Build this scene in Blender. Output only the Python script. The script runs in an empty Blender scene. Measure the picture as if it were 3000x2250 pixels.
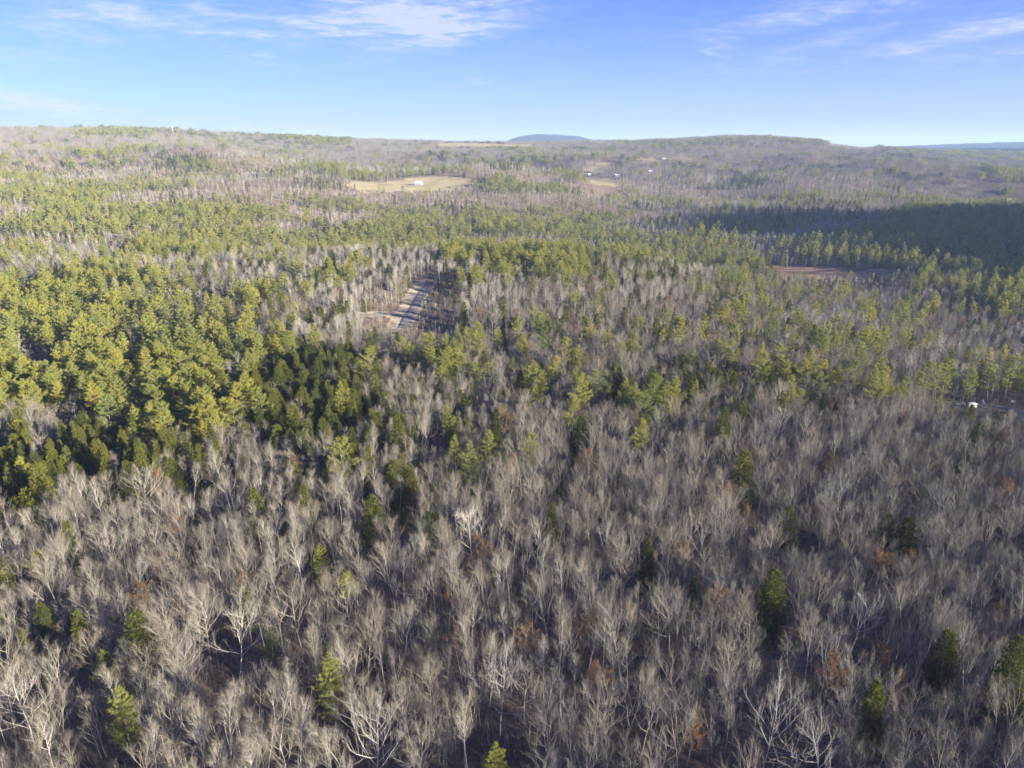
import bpy, math, random
import numpy as np
from mathutils import Vector, Matrix, Euler

sc = bpy.context.scene
R = math.radians

# ------------------------------------------------------------------ camera, sky, sun, exposure
PITCH = 18.5
CAM_Z = 120.0
FOC = 0.7203                      # tan(half horizontal field of view)
cd = bpy.data.cameras.new('camera')
cam = bpy.data.objects.new('camera', cd)
sc.collection.objects.link(cam)
cam.location = (0, 0, CAM_Z)
cam.rotation_euler = (R(90 - PITCH), 0, 0)
cd.sensor_width = 36
cd.lens = 18 / FOC
cd.clip_start = 1
cd.clip_end = 60000
sc.camera = cam

SUN_EL = 12.0
SUN_AZ = 124.0                    # clockwise from +Y (the view direction): right and a little behind
SKY_STRENGTH = 0.10
SUN_STRENGTH = 5.0
EXPOSURE = 1.95

sc.view_settings.view_transform = 'Standard'
sc.view_settings.look = 'None'
sc.view_settings.gamma = 1
sc.view_settings.exposure = EXPOSURE
sc.view_settings.use_curve_mapping = False
sc.cycles.max_bounces = 7
sc.cycles.diffuse_bounces = 4
sc.cycles.transmission_bounces = 3
sc.cycles.volume_bounces = 1
sc.cycles.use_denoising = True
try:
    sc.cycles.denoiser = 'OPENIMAGEDENOISE'
except Exception:
    pass

sd = bpy.data.lights.new('sun', 'SUN')
sun = bpy.data.objects.new('sun', sd)
sc.collection.objects.link(sun)
sd.energy = SUN_STRENGTH
sd.angle = R(0.6)
sd.color = (1.0, 0.92, 0.76)
to_sun = Vector((math.sin(R(SUN_AZ)) * math.cos(R(SUN_EL)), math.cos(R(SUN_AZ)) * math.cos(R(SUN_EL)), math.sin(R(SUN_EL))))
sun.rotation_euler = to_sun.to_track_quat('Z', 'Y').to_euler()

cp, sp = math.cos(R(PITCH)), math.sin(R(PITCH))


def project(x, y, z):
    """world -> photograph pixels of the 3000 x 2250 frame (numpy arrays)"""
    dz = z - CAM_Z
    f = y * cp - dz * sp
    u = y * sp + dz * cp
    f = np.where(f < 1e-3, 1e-3, f)
    return 1500 + x / f * 1500 / FOC, 1125 - u / f * 1500 / FOC, f


def pix_dir(px, py):
    cx = (px - 1500) / 1500 * FOC
    cy = (1125 - py) / 1500 * FOC
    v = Vector((cx, cp + cy * sp, -sp + cy * cp))
    return v.normalized()


class NT:
    """small node-tree helper"""
    def __init__(s, tree):
        s.t = tree; s.n = tree.nodes; s.l = tree.links

    def node(s, typ, **kw):
        n = s.n.new(typ)
        for k, v in kw.items():
            setattr(n, k, v)
        return n

    def put(s, sock, v):
        if v is None: return
        if hasattr(v, 'links') or isinstance(v, bpy.types.NodeSocket):
            s.l.new(v, sock)
        else:
            sock.default_value = v

    def m(s, op, a, b=None, c=None, clamp=False):
        n = s.node('ShaderNodeMath', operation=op); n.use_clamp = clamp
        s.put(n.inputs[0], a); s.put(n.inputs[1], b)
        if c is not None: s.put(n.inputs[2], c)
        return n.outputs[0]

    def mix(s, f, a, b, blend='MIX'):
        n = s.node('ShaderNodeMix', data_type='RGBA', blend_type=blend)
        s.put(n.inputs[0], f); s.put(n.inputs[6], a); s.put(n.inputs[7], b)
        return n.outputs[2]

    def ramp(s, f, stops):
        n = s.node('ShaderNodeValToRGB')
        e = n.color_ramp.elements
        while len(e) < len(stops): e.new(0.5)
        for i, (p, c) in enumerate(stops):
            e[i].position = p
            e[i].color = (c[0], c[1], c[2], 1) if isinstance(c, (tuple, list)) else (c, c, c, 1)
        s.put(n.inputs[0], f)
        return n.outputs[0]

    def noise(s, vec, scale, detail=3, rough=0.5, dist=0.0):
        n = s.node('ShaderNodeTexNoise')
        n.inputs['Scale'].default_value = scale
        n.inputs['Detail'].default_value = detail
        n.inputs['Roughness'].default_value = rough
        n.inputs['Distortion'].default_value = dist
        if vec is not None: s.l.new(vec, n.inputs['Vector'])
        return n.outputs[0]


# ---- world: Nishita sky with a thin layer of cirrus
w = bpy.data.worlds.new('World'); sc.world = w
w.use_nodes = True
w.node_tree.nodes.clear()
N = NT(w.node_tree)
sky = N.node('ShaderNodeTexSky', sky_type='NISHITA')
sky.sun_disc = False
sky.sun_elevation = R(SUN_EL)
sky.sun_rotation = R(SUN_AZ)
sky.altitude = 200
sky.air_density = 1.0
sky.dust_density = 0.25
sky.ozone_density = 3.0
tc = N.node('ShaderNodeTexCoord')
sep = N.node('ShaderNodeSeparateXYZ'); N.l.new(tc.outputs['Generated'], sep.inputs[0])
azn = N.m('MULTIPLY', N.m('ARCTAN2', sep.outputs[0], sep.outputs[1]), 180 / math.pi)
eln = N.m('MULTIPLY', N.m('ARCSINE', sep.outputs[2]), 180 / math.pi)


def azel(px, py):
    d = pix_dir(px, py)
    return math.degrees(math.atan2(d.x, d.y)), math.degrees(math.asin(d.z))


# cirrus strokes: (centre pixel x, y, half length px, half width px, tilt deg, strength)
strokes = [
    (1150, 55, 330, 42, 8, 1.0), (1290, 110, 200, 22, 14, 1.0), (1080, 20, 260, 26, -14, 0.8),
    (900, 78, 260, 24, 4, 0.9), (560, 42, 240, 26, 2, 0.75), (1230, 25, 120, 60, -40, 0.7),
    (350, 122, 120, 12, 2, 0.5), (760, 165, 120, 12, -10, 0.55), (60, 285, 130, 18, -10, 1.0), (200, 60, 220, 30, 6, 0.45), (300, 20, 260, 24, -4, 0.4), (2300, 60, 200, 20, 4, 0.3),
    (1400, 90, 170, 22, 5, 0.4), (130, 175, 160, 22, -4, 0.35), (1440, 20, 150, 40, 0, 0.35),
    (2450, 25, 330, 26, 6, 0.55), (2850, 100, 330, 18, 8, 0.75), (2400, 135, 190, 20, 14, 0.5), (2100, 150, 70, 22, -50, 0.35),
    (2900, 165, 160, 16, 4, 0.4), (1440, 240, 80, 14, 0, 0.35), (400, 340, 620, 16, -6, 0.40),
    (900, 385, 520, 12, -3, 0.35), (250, 325, 260, 9, -4, 0.5), (1300, 370, 260, 10, -2, 0.3),
    (2950, 60, 150, 20, 0, 0.35), (20, 140, 60, 12, 0, 0.45),
]
wob = N.node('ShaderNodeCombineXYZ')
N.l.new(N.m('MULTIPLY', azn, 0.16), wob.inputs[0]); N.l.new(N.m('MULTIPLY', eln, 0.9), wob.inputs[1])
wisp1 = N.noise(wob.outputs[0], 1.3, 7, 0.62, 1.1)
wob2 = N.node('ShaderNodeCombineXYZ')
N.l.new(N.m('ADD', N.m('MULTIPLY', azn, 0.35), N.m('MULTIPLY', eln, 0.5)), wob2.inputs[0])
N.l.new(N.m('SUBTRACT', N.m('MULTIPLY', eln, 1.6), N.m('MULTIPLY', azn, 0.14)), wob2.inputs[1])
wisp2 = N.noise(wob2.outputs[0], 1.9, 8, 0.66, 0.8)
# wobble the stroke coordinates so that no stroke keeps a clean outline
warp = N.noise(wob.outputs[0], 2.2, 3, 0.5)
warp = N.m('MULTIPLY', N.m('SUBTRACT', warp, 0.5), 2.6)
azw = N.m('ADD', azn, N.m('MULTIPLY', warp, 2.0))
elw = N.m('ADD', eln, N.m('MULTIPLY', warp, 0.7))
acc = None
for (px, py, hl, hw, tilt, amp) in strokes:
    a0, e0 = azel(px, py)
    k = 0.026
    sl, sw = hl * k * 0.75, hw * k
    ct, st = math.cos(R(tilt)), math.sin(R(tilt))
    da = N.m('SUBTRACT', azw, a0); de = N.m('SUBTRACT', elw, e0)
    p = N.m('ADD', N.m('MULTIPLY', da, ct / sl), N.m('MULTIPLY', de, st / sl))
    q = N.m('ADD', N.m('MULTIPLY', da, -st / sw), N.m('MULTIPLY', de, ct / sw))
    g = N.m('EXPONENT', N.m('MULTIPLY', N.m('ADD', N.m('MULTIPLY', p, p), N.m('MULTIPLY', q, q)), -0.9))
    g = N.m('MULTIPLY', g, amp)
    acc = g if acc is None else N.m('ADD', acc, g)
tex = N.m('MULTIPLY', N.ramp(wisp1, [(0.36, 0.0), (0.66, 1.0)]), N.ramp(wisp2, [(0.30, 0.15), (0.68, 1.0)]))
thin = N.m('MULTIPLY', tex, 0.16)
cl = N.m('ADD', N.m('MULTIPLY', acc, N.m('ADD', N.m('MULTIPLY', tex, 1.6), 0.16)), thin, clamp=True)
cl = N.m('MULTIPLY', cl, 0.74)
# the blue itself: a little deeper, as photographed
hsv = N.node('ShaderNodeHueSaturation'); hsv.inputs['Hue'].default_value = 0.535; hsv.inputs['Saturation'].default_value = 1.1
N.l.new(sky.outputs[0], hsv.inputs['Color'])
tint = N.mix(1.0, hsv.outputs[0], (0.21, 0.36, 0.67, 1), 'MULTIPLY')
hz = N.m('EXPONENT', N.m('MULTIPLY', N.m('MAXIMUM', eln, 0.0), -0.21))
tint = N.mix(N.m('MULTIPLY', hz, 0.95), tint, (1.55, 1.65, 1.96, 1))
out = N.mix(cl, tint, (2.05, 2.15, 2.5, 1))
bg = N.node('ShaderNodeBackground'); bg.inputs['Strength'].default_value = SKY_STRENGTH
N.l.new(out, bg.inputs['Color'])
wo = N.node('ShaderNodeOutputWorld'); N.l.new(bg.outputs[0], wo.inputs['Surface'])

# ------------------------------------------------------------------ numeric noise and terrain height
rng = np.random.default_rng(7)
_lat = rng.random((256, 256))


def vnoise(x, y):
    xi = np.floor(x).astype(int); yi = np.floor(y).astype(int)
    fx = x - xi; fy = y - yi
    fx = fx * fx * (3 - 2 * fx); fy = fy * fy * (3 - 2 * fy)
    g = lambda a, b: _lat[a & 255, b & 255]
    return (g(xi, yi) * (1 - fx) + g(xi + 1, yi) * fx) * (1 - fy) + (g(xi, yi + 1) * (1 - fx) + g(xi + 1, yi + 1) * fx) * fy


def fbm(x, y, o=4, s=0):
    t = 0; a = 1; n = 0
    for i in range(o):
        t = t + a * (vnoise(x * 2 ** i + 17.3 * i + s, y * 2 ** i + 9.1 * i + s * 1.7) - 0.5); n += a; a *= 0.5
    return t / n * 2


T_R = [0, 300, 450, 600, 750, 900, 1100, 1400, 1700, 2000, 2500, 3000, 3600, 4500, 6000, 9000, 16000]
T = {
    -60: [0, 0, 0, 0, -3, -5, 0, 12, 28, 50, 86, 134, 170, 175, 150, 100, 60],
    -36: [0, 0, 0, -1, -6, -9, -6, 4, 20, 38, 80, 128, 175, 165, 120, 100, 60],
    -27: [0, 0, 0, 0, -4, -12, -8, 0, 18, 38, 80, 134, 193, 178, 120, 100, 60],
    -18: [0, 0, 0, 2, 5, -16, -24, -14, 16, 34, 68, 108, 158, 150, 110, 90, 60],
    -9:  [0, 0, 0, 3, 11, -16, -32, -26, 4, 32, 64, 100, 136, 125, 90, 90, 60],
    0:   [0, 0, 0, 3, 12, -14, -36, -34, -6, 24, 56, 92, 131, 115, 80, 90, 60],
    9:   [0, 0, 0, 2, 4, -24, -40, -38, -14, 14, 46, 86, 131, 120, 80, 90, 60],
    18:  [0, 0, -2, -12, -27, -38, -37, -32, -20, 0, 40, 92, 170, 155, 90, 90, 60],
    27:  [0, -1, -7, -24, -38, -40, -40, -36, -26, -8, 22, 62, 102, 100, 90, 95, 60],
    36:  [0, -2, -12, -32, -42, -42, -40, -36, -28, -14, 4, 16, 28, 50, 100, 110, 60],
    60:  [0, -2, -14, -34, -40, -40, -36, -30, -20, -10, 10, 30, 50, 60, 60, 60, 60],
}
_az = np.arange(-60, 60.01, 1.0)
_rr = np.concatenate([np.arange(0, 2400, 12.0), np.arange(2400, 16001, 40.0)])
_keys = sorted(T)
_Zr = np.array([np.interp(_rr, T_R, T[k]) for k in _keys])
_Z = np.array([[0.0] * len(_rr)] * len(_az))
for j in range(len(_rr)):
    _Z[:, j] = np.interp(_az, _keys, _Zr[:, j])


def _blur(a, n, axis, k):
    for _ in range(n):
        p = np.concatenate([np.take(a, [0] * k, axis), a, np.take(a, [-1] * k, axis)], axis)
        c = np.cumsum(p, axis)
        L = a.shape[axis]
        hi = np.take(c, np.arange(2 * k, 2 * k + L), axis)
        lo = np.concatenate([np.take(c, [0], axis) * 0, np.take(c, np.arange(0, L - 1), axis)], axis)
        a = (hi - lo) / (2 * k + 1)
    return a


_Z = _blur(_blur(_Z, 2, 0, 3), 2, 1, 3)


def height(x, y):
    x = np.asarray(x, float); y = np.asarray(y, float)
    r = np.hypot(x, y); az = np.degrees(np.arctan2(x, y))
    back = np.clip((np.abs(az) - 60) / 60, 0, 1)
    ai = np.clip(az, -60, 59.999) + 60
    a0 = ai.astype(int); fa = ai - a0
    ri = np.clip(np.interp(r, _rr, np.arange(len(_rr))), 0, len(_rr) - 1.001)
    r0 = ri.astype(int); fr = ri - r0
    z = (_Z[a0, r0] * (1 - fr) + _Z[a0, r0 + 1] * fr) * (1 - fa) + (_Z[a0 + 1, r0] * (1 - fr) + _Z[a0 + 1, r0 + 1] * fr) * fa
    z = z * (1 - 0.8 * back)
    # unseen hill added right of the view, shaped to shade the valley
    z = z + np.exp(-((((x - 1270) * 0.85 - (y - 900) * 0.53) / 250) ** 2 + (((x - 1270) * 0.53 + (y - 900) * 0.85) / 560) ** 2)) * (222 + 230 * fbm(x / 200, y / 200, 4, 66))
    z = z + 143 * np.exp(-(((x - 690) / 230) ** 2 + ((y + 215) / 200) ** 2))  # second unseen hill, added right and behind to shade the right foreground
    # far blue hills
    z = z + (158 + 45 * fbm(x / 500, y / 500, 3, 71)) * np.exp(-(np.abs((x - 480) / 620) ** 3 + ((y - 9000) / 900) ** 2))
    z = z + 75 * np.exp(-(((x - 6300) / 1700) ** 2 + ((y - 9000) / 900) ** 2))
    amp = np.clip((r - 250) / 2500, 0, 1)
    z = z + fbm(x / 420, y / 420, 3, 3) * (4 + 44 * amp) * np.clip((3200 - r) / 700, 0.12, 1)
    z = z + fbm(x / 1000 + 3, y / 480, 2, 33) * 62 * amp * np.clip((3150 - r) / 700, 0.0, 1)
    z = z + fbm(x / 90, y / 90, 3, 11) * (1.8 + 5 * amp)
    return z


# ------------------------------------------------------------------ where things stand, read off the photograph
def unproject(px, py, up=0.0):
    """the ground point whose height+up appears at photograph pixel (px, py)"""
    d = pix_dir(px, py)
    ts = np.concatenate([np.arange(60, 1500, 1.0), np.arange(1500, 11000, 6.0)])
    X = d.x * ts; Y = d.y * ts; Zz = CAM_Z + d.z * ts
    below = Zz < height(X, Y) + up
    i = int(np.argmax(below)) if below.any() else len(ts) - 1
    return float(X[i]), float(Y[i]), float(height(X[i], Y[i]))


def inside(px, py, poly):
    c = np.zeros(px.shape, bool)
    n = len(poly)
    for i in range(n):
        x0, y0 = poly[i]; x1, y1 = poly[(i + 1) % n]
        if y0 == y1: continue
        c ^= ((y0 > py) != (y1 > py)) & (px < (x1 - x0) * (py - y0) / (y1 - y0) + x0)
    return c


def ground_poly(pts):
    return [unproject(a, b)[:2] for a, b in pts]


FIELDS = [ground_poly(p) for p in [
    [(1010, 541), (1045, 530), (1180, 528), (1242, 519), (1352, 517), (1385, 530), (1425, 535), (1418, 548), (1350, 553), (1200, 562), (1060, 566)],
    [(1690, 520), (1755, 517), (1800, 528), (1806, 548), (1760, 548), (1715, 536)],
    [(1692, 506), (1725, 492), (1752, 479), (1800, 476), (1775, 498), (1758, 508)],
    [(2400, 418), (2470, 420), (2560, 432), (2620, 440), (2540, 444), (2440, 436)],
    [(1860, 466), (1950, 462), (2030, 464), (2020, 470), (1880, 472)],
    [(2925, 597), (2990, 592), (3060, 594), (3050, 602), (2940, 602)],
    [(2430, 583), (2520, 580), (2600, 584), (2520, 588)],
]]
# the hay field on the crest of the ridge, in ground coordinates
FIELDS.append([(-330, 3330), (-330, 3720), (90, 3720), (150, 3520), (60, 3360), (-120, 3300)])
MARSH = [ground_poly(p) for p in [
    [(2205, 788), (2260, 781), (2400, 783), (2600, 790), (2660, 800), (2650, 816), (2540, 826), (2400, 828), (2290, 820), (2225, 806)],
    [(1745, 692), (1830, 690), (1900, 698), (1850, 704), (1760, 702)],
]]
BRUSH = [ground_poly(p) for p in [      # bracken and cut-over ground
    [(1720, 540), (1800, 545), (1815, 560), (1790, 590), (1740, 585)],
    [(1290, 990), (1350, 960), (1395, 968), (1400, 992), (1370, 1012), (1310, 1012)],
    [(1130, 1000), (1185, 985), (1240, 990), (1215, 1030), (1150, 1040)],
    [(1240, 424), (1480, 424), (1560, 432), (1500, 440), (1260, 434)],
]]
ROAD_C = [unproject(a, b)[:2] for a, b in [(1262, 826), (1243, 850), (1232, 870), (1222, 890), (1212, 908), (1200, 925), (1190, 942), (1180, 962)]]
SPUR_C = [unproject(a, b)[:2] for a, b in [(1198, 928), (1172, 923), (1140, 921), (1100, 921), (1060, 924)]]
DRIVE_C = [unproject(a, b)[:2] for a, b in [(3080, 1262), (3030, 1225), (2975, 1203), (2930, 1193), (2885, 1190), (2835, 1192), (2780, 1196)]]


def dist_line(x, y, line):
    best = np.full(np.shape(x), 1e9)
    for (x0, y0), (x1, y1) in zip(line[:-1], line[1:]):
        dx, dy = x1 - x0, y1 - y0
        L2 = dx * dx + dy * dy + 1e-9
        t = np.clip(((x - x0) * dx + (y - y0) * dy) / L2, 0, 1)
        best = np.minimum(best, np.hypot(x - x0 - t * dx, y - y0 - t * dy))
    return best


def cover(x, y):
    """0 forest floor, 1 hay field, 2 marsh, 3 bracken, 4 gravel shoulder"""
    wx = x + fbm(x / 30, y / 30, 2, 5) * np.clip(np.hypot(x, y) / 250, 0, 14)
    wy = y + fbm(x / 30, y / 30, 2, 8) * np.clip(np.hypot(x, y) / 250, 0, 14)
    c = np.zeros(np.shape(x), int)
    for p in BRUSH: c[inside(wx, wy, p)] = 3
    for p in FIELDS: c[inside(wx, wy, p)] = 1
    for p in MARSH: c[inside(wx, wy, p)] = 2
    d = np.minimum(dist_line(wx + 3.5, wy, ROAD_C), dist_line(wx, wy, SPUR_C) + 3)
    c[d < 9.5] = 4
    d = dist_line(wx, wy, DRIVE_C)
    c[d < 7] = 4
    c[np.hypot(x, y) > 5150] = 5
    return c


PINE = """350 115661111111111111111111111111
400 110111112200000000112111122211
450 322111221211222211111111111111
500 765432212223233221121211121222
550 887665443223222233211111222223
600 776766667765533333221122445566
650 887776677777777766444556777788
700 565554434332244455655556888888
750 211212232212368886443555567789
800 677656654411123443322330000179
850 888877763300000011233222111179
900 999988861100000012233232222225
950 888888873000000112233233323333
1000 899999984100113212232332332233
1050 999999976111222221122222222222
1100 889988886211332221223222222223
1150 677788775321221111211112112122
1200 555556663211111111110000000000
1250 544455532111111111000000000000
1300 433333331110000000000000000000
1350 222211110110000000000000000000
1400 111110000000000000000000000000
2250 000000000000000000000000000000"""
HEM = """350 111111111111111111111111111111
450 111122222222222111111111222221
550 111233221111111122211111111111
600 111112222233333544333333333444
700 111222222334444333333333333444
780 111222222222222333333333344444
900 111111111111111122111111111111
1000 111111123532222222221211111111
1050 111111137642332222221211111111
1100 111111268753332222222211111111
1150 111222678764332222222221111111
1200 222333568865332111111111111111
1250 445544446665322110000000000000
1300 666543334443211100000000000000
1350 666544322222111110000000000000
1400 664431111111111100000000000000
1450 543221110000000000000000000000
1500 211110000000000000000000000000
2250 000000000000000000000000000000"""


def _grid(s):
    ys, g = [], []
    for l in s.split('\n'):
        a, b = l.split(); ys.append(float(a)); g.append([int(c) for c in b])
    return np.array(ys), np.array(g, float) / 10


GP, GH = _grid(PINE), _grid(HEM)


def look(g, px, py):
    ys, a = g
    yi = np.clip(np.interp(py - 20, ys, np.arange(len(ys))), 0, len(ys) - 1.001)
    xi = np.clip(px / 100 - 0.5, 0, 28.999)
    y0 = yi.astype(int); x0 = xi.astype(int); fy = yi - y0; fx = xi - x0
    return (a[y0, x0] * (1 - fx) + a[y0, x0 + 1] * fx) * (1 - fy) + (a[y0 + 1, x0] * (1 - fx) + a[y0 + 1, x0 + 1] * fx) * fy


# ------------------------------------------------------------------ materials
def mat(name, build):
    m = bpy.data.materials.new(name); m.use_nodes = True
    m.node_tree.nodes.clear()
    n = NT(m.node_tree)
    o = n.node('ShaderNodeOutputMaterial')
    n.l.new(build(n), o.inputs['Surface'])
    return m


def diffuse(n, col, rough=0.5):
    d = n.node('ShaderNodeBsdfDiffuse'); n.put(d.inputs['Color'], col); d.inputs['Roughness'].default_value = rough
    return d.outputs[0]


def rgba(c): return (c[0], c[1], c[2], 1)


def pos(n): return n.node('ShaderNodeNewGeometry').outputs['Position']


def bark(cols, noise_scale=0.8):
    def b(n):
        oi = n.node('ShaderNodeObjectInfo')
        ln = n.noise(oi.outputs['Location'], 0.022, 3, 0.6)
        fac = n.m('ADD', n.m('MULTIPLY', oi.outputs['Random'], 0.55), n.m('MULTIPLY', n.m('SUBTRACT', ln, 0.32), 1.25), clamp=True)
        c = n.ramp(fac, [(i / max(1, len(cols) - 1), k) for i, k in enumerate(cols)])
        t = n.node('ShaderNodeTexCoord')
        f = n.noise(t.outputs['Object'], noise_scale, 3, 0.6)
        c = n.mix(n.ramp(f, [(0.3, 0.0), (0.7, 1.0)]), n.mix(1.0, c, (0.72, 0.70, 0.68, 1), 'MULTIPLY'), c)
        return diffuse(n, c)
    return b


def foliage(cols, trans=0.3):
    def b(n):
        oi = n.node('ShaderNodeObjectInfo')
        c = n.ramp(oi.outputs['Random'], [(i / max(1, len(cols) - 1), k) for i, k in enumerate(cols)])
        t = n.node('ShaderNodeTexCoord')
        f = n.noise(t.outputs['Object'], 1.1, 3, 0.6)
        c = n.mix(n.ramp(f, [(0.3, 0.0), (0.7, 1.0)]), n.mix(1.0, c, (0.74, 0.82, 0.8, 1), 'MULTIPLY'), n.mix(1.0, c, (1.25, 1.18, 0.9, 1), 'MULTIPLY'))
        d = diffuse(n, c)
        tr = n.node('ShaderNodeBsdfTranslucent'); n.put(tr.inputs['Color'], c)
        ms = n.node('ShaderNodeMixShader'); ms.inputs[0].default_value = trans
        n.l.new(d, ms.inputs[1]); n.l.new(tr.outputs[0], ms.inputs[2])
        return ms.outputs[0]
    return b


M = {}
M['bark'] = mat('grey bark', bark([(0.23, 0.215, 0.20), (0.33, 0.305, 0.27), (0.385, 0.35, 0.29), (0.30, 0.265, 0.22), (0.42, 0.41, 0.38), (0.29, 0.245, 0.205)]))
M['twig'] = mat('fine twigs', bark([(0.155, 0.142, 0.125), (0.22, 0.198, 0.165), (0.265, 0.24, 0.188), (0.19, 0.165, 0.132), (0.26, 0.248, 0.215), (0.205, 0.158, 0.122)]))
M['pale'] = mat('pale birch bark', bark([(0.42, 0.39, 0.35), (0.52, 0.50, 0.46), (0.38, 0.35, 0.30)]))
M['white'] = mat('bleached bark', bark([(0.58, 0.54, 0.47), (0.62, 0.58, 0.52)]))
M['pinebark'] = mat('pine bark', bark([(0.20, 0.16, 0.13), (0.28, 0.24, 0.20), (0.17, 0.14, 0.12)]))
M['pine'] = mat('pine needles', foliage([(0.17, 0.205, 0.06), (0.33, 0.32, 0.08), (0.27, 0.29, 0.095), (0.38, 0.345, 0.08), (0.22, 0.26, 0.11)], 0.45))
M['hemlock'] = mat('hemlock needles', foliage([(0.055, 0.075, 0.022), (0.15, 0.15, 0.032), (0.095, 0.11, 0.03)], 0.35))
M['fir'] = mat('fir needles', foliage([(0.05, 0.08, 0.028), (0.075, 0.11, 0.03), (0.12, 0.145, 0.035)], 0.3))
M['rust'] = mat('dry oak leaves', foliage([(0.26, 0.12, 0.055), (0.20, 0.105, 0.06), (0.29, 0.16, 0.08)], 0.35))
M['tan'] = mat('dry beech leaves', foliage([(0.42, 0.28, 0.17), (0.38, 0.26, 0.16)], 0.35))


def ground_mat(n):
    p = pos(n)
    f = n.noise(p, 0.05, 5, 0.6)
    g = n.noise(p, 0.9, 5, 0.65)
    c = n.ramp(f, [(0.3, (0.115, 0.080, 0.062)), (0.5, (0.16, 0.118, 0.092)), (0.72, (0.20, 0.165, 0.13))])
    c = n.mix(n.ramp(g, [(0.35, 0.0), (0.65, 1.0)]), n.mix(1.0, c, (0.6, 0.6, 0.6, 1), 'MULTIPLY'), n.mix(1.0, c, (1.2, 1.15, 1.1, 1), 'MULTIPLY'))
    return diffuse(n, c)


def field_mat(n):
    p = pos(n)
    f = n.noise(p, 0.02, 5, 0.6)
    g = n.noise(p, 0.3, 4, 0.6)
    c = n.ramp(f, [(0.3, (0.15, 0.14, 0.075)), (0.5, (0.25, 0.215, 0.125)), (0.7, (0.31, 0.26, 0.165))])
    c = n.mix(n.m('MULTIPLY', g, 0.4), c, (0.22, 0.17, 0.10, 1))
    return diffuse(n, c)


def marsh_mat(n):
    p = pos(n)
    mp = n.node('ShaderNodeMapping'); mp.inputs['Scale'].default_value = (0.012, 0.045, 0.03); n.l.new(p, mp.inputs[0])
    f = n.noise(mp.outputs[0], 1.0, 6, 0.65, 1.5)
    c = n.ramp(f, [(0.38, (0.11, 0.062, 0.052)), (0.52, (0.17, 0.105, 0.08)), (0.58, (0.34, 0.25, 0.16)), (0.64, (0.17, 0.11, 0.085))])
    return diffuse(n, c)


def brush_mat(n):
    p = pos(n)
    f = n.noise(p, 0.12, 5, 0.65)
    c = n.ramp(f, [(0.3, (0.10, 0.068, 0.048)), (0.55, (0.16, 0.115, 0.08)), (0.7, (0.21, 0.16, 0.11))])
    return diffuse(n, c)


def shoulder_mat(n):
    p = pos(n)
    f = n.noise(p, 0.10, 6, 0.65)
    g = n.noise(p, 1.5, 4, 0.6)
    c = n.ramp(f, [(0.35, (0.20, 0.15, 0.10)), (0.5, (0.34, 0.28, 0.20)), (0.66, (0.46, 0.39, 0.29))])
    c = n.mix(n.m('MULTIPLY', g, 0.4), c, (0.16, 0.13, 0.09, 1))
    return diffuse(n, c)


def road_mat(n):
    p = pos(n)
    f = n.noise(p, 0.18, 5, 0.6)
    c = n.ramp(f, [(0.3, (0.13, 0.127, 0.12)), (0.7, (0.20, 0.19, 0.175))])
    return diffuse(n, c)


M['ground'] = mat('leaf litter', ground_mat)
M['field'] = mat('dry hay grass', field_mat)
M['marsh'] = mat('red brown sedge', marsh_mat)
M['brush'] = mat('bracken', brush_mat)
M['shoulder'] = mat('gravel and dead grass', shoulder_mat)
M['road'] = mat('worn asphalt', road_mat)


def distant_mat(n):
    f = n.noise(pos(n), 0.006, 6, 0.7)
    return diffuse(n, n.ramp(f, [(0.35, (0.016, 0.026, 0.02)), (0.55, (0.030, 0.038, 0.028)), (0.7, (0.06, 0.055, 0.045))]))


M['distant'] = mat('distant woodland', distant_mat)


def paint(name, col, rough=0.5, metal=0.0):
    def b(n):
        d = n.node('ShaderNodeBsdfPrincipled')
        f = n.noise(pos(n), 0.8, 4, 0.6)
        c = n.mix(n.m('MULTIPLY', f, 0.3), rgba(col), rgba([k * 0.7 for k in col]))
        n.l.new(c, d.inputs['Base Color'])
        d.inputs['Roughness'].default_value = rough; d.inputs['Metallic'].default_value = metal
        return d.outputs[0]
    return mat(name, b)


M['white_paint'] = paint('white paint', (0.80, 0.80, 0.80), 0.35)
M['siding'] = paint('white siding', (0.42, 0.42, 0.42), 0.7)
M['metal_roof'] = paint('bright metal roof', (0.55, 0.56, 0.58), 0.6)
M['grey_roof'] = paint('grey shingle roof', (0.22, 0.22, 0.23), 0.8)
M['glass'] = paint('dark glass', (0.02, 0.025, 0.03), 0.12)
M['tyre'] = paint('tyre rubber', (0.02, 0.02, 0.02), 0.8)
M['rim'] = paint('wheel rim', (0.5, 0.5, 0.52), 0.4, 0.6)
M['wood'] = paint('raw lumber', (0.48, 0.33, 0.18), 0.7)
M['grey_metal'] = paint('grey metal', (0.42, 0.44, 0.46), 0.5)
M['lamp'] = paint('lamp glass', (0.5, 0.1, 0.06), 0.3)
M['stone'] = paint('pale boulder', (0.52, 0.50, 0.47), 0.9)

# ------------------------------------------------------------------ object helpers
COL = sc.collection


def tag(o, label=None, cat=None, group=None, kind=None):
    if label: o['label'] = label
    if cat: o['category'] = cat
    if group: o['group'] = group
    if kind: o['kind'] = kind
    return o


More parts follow.
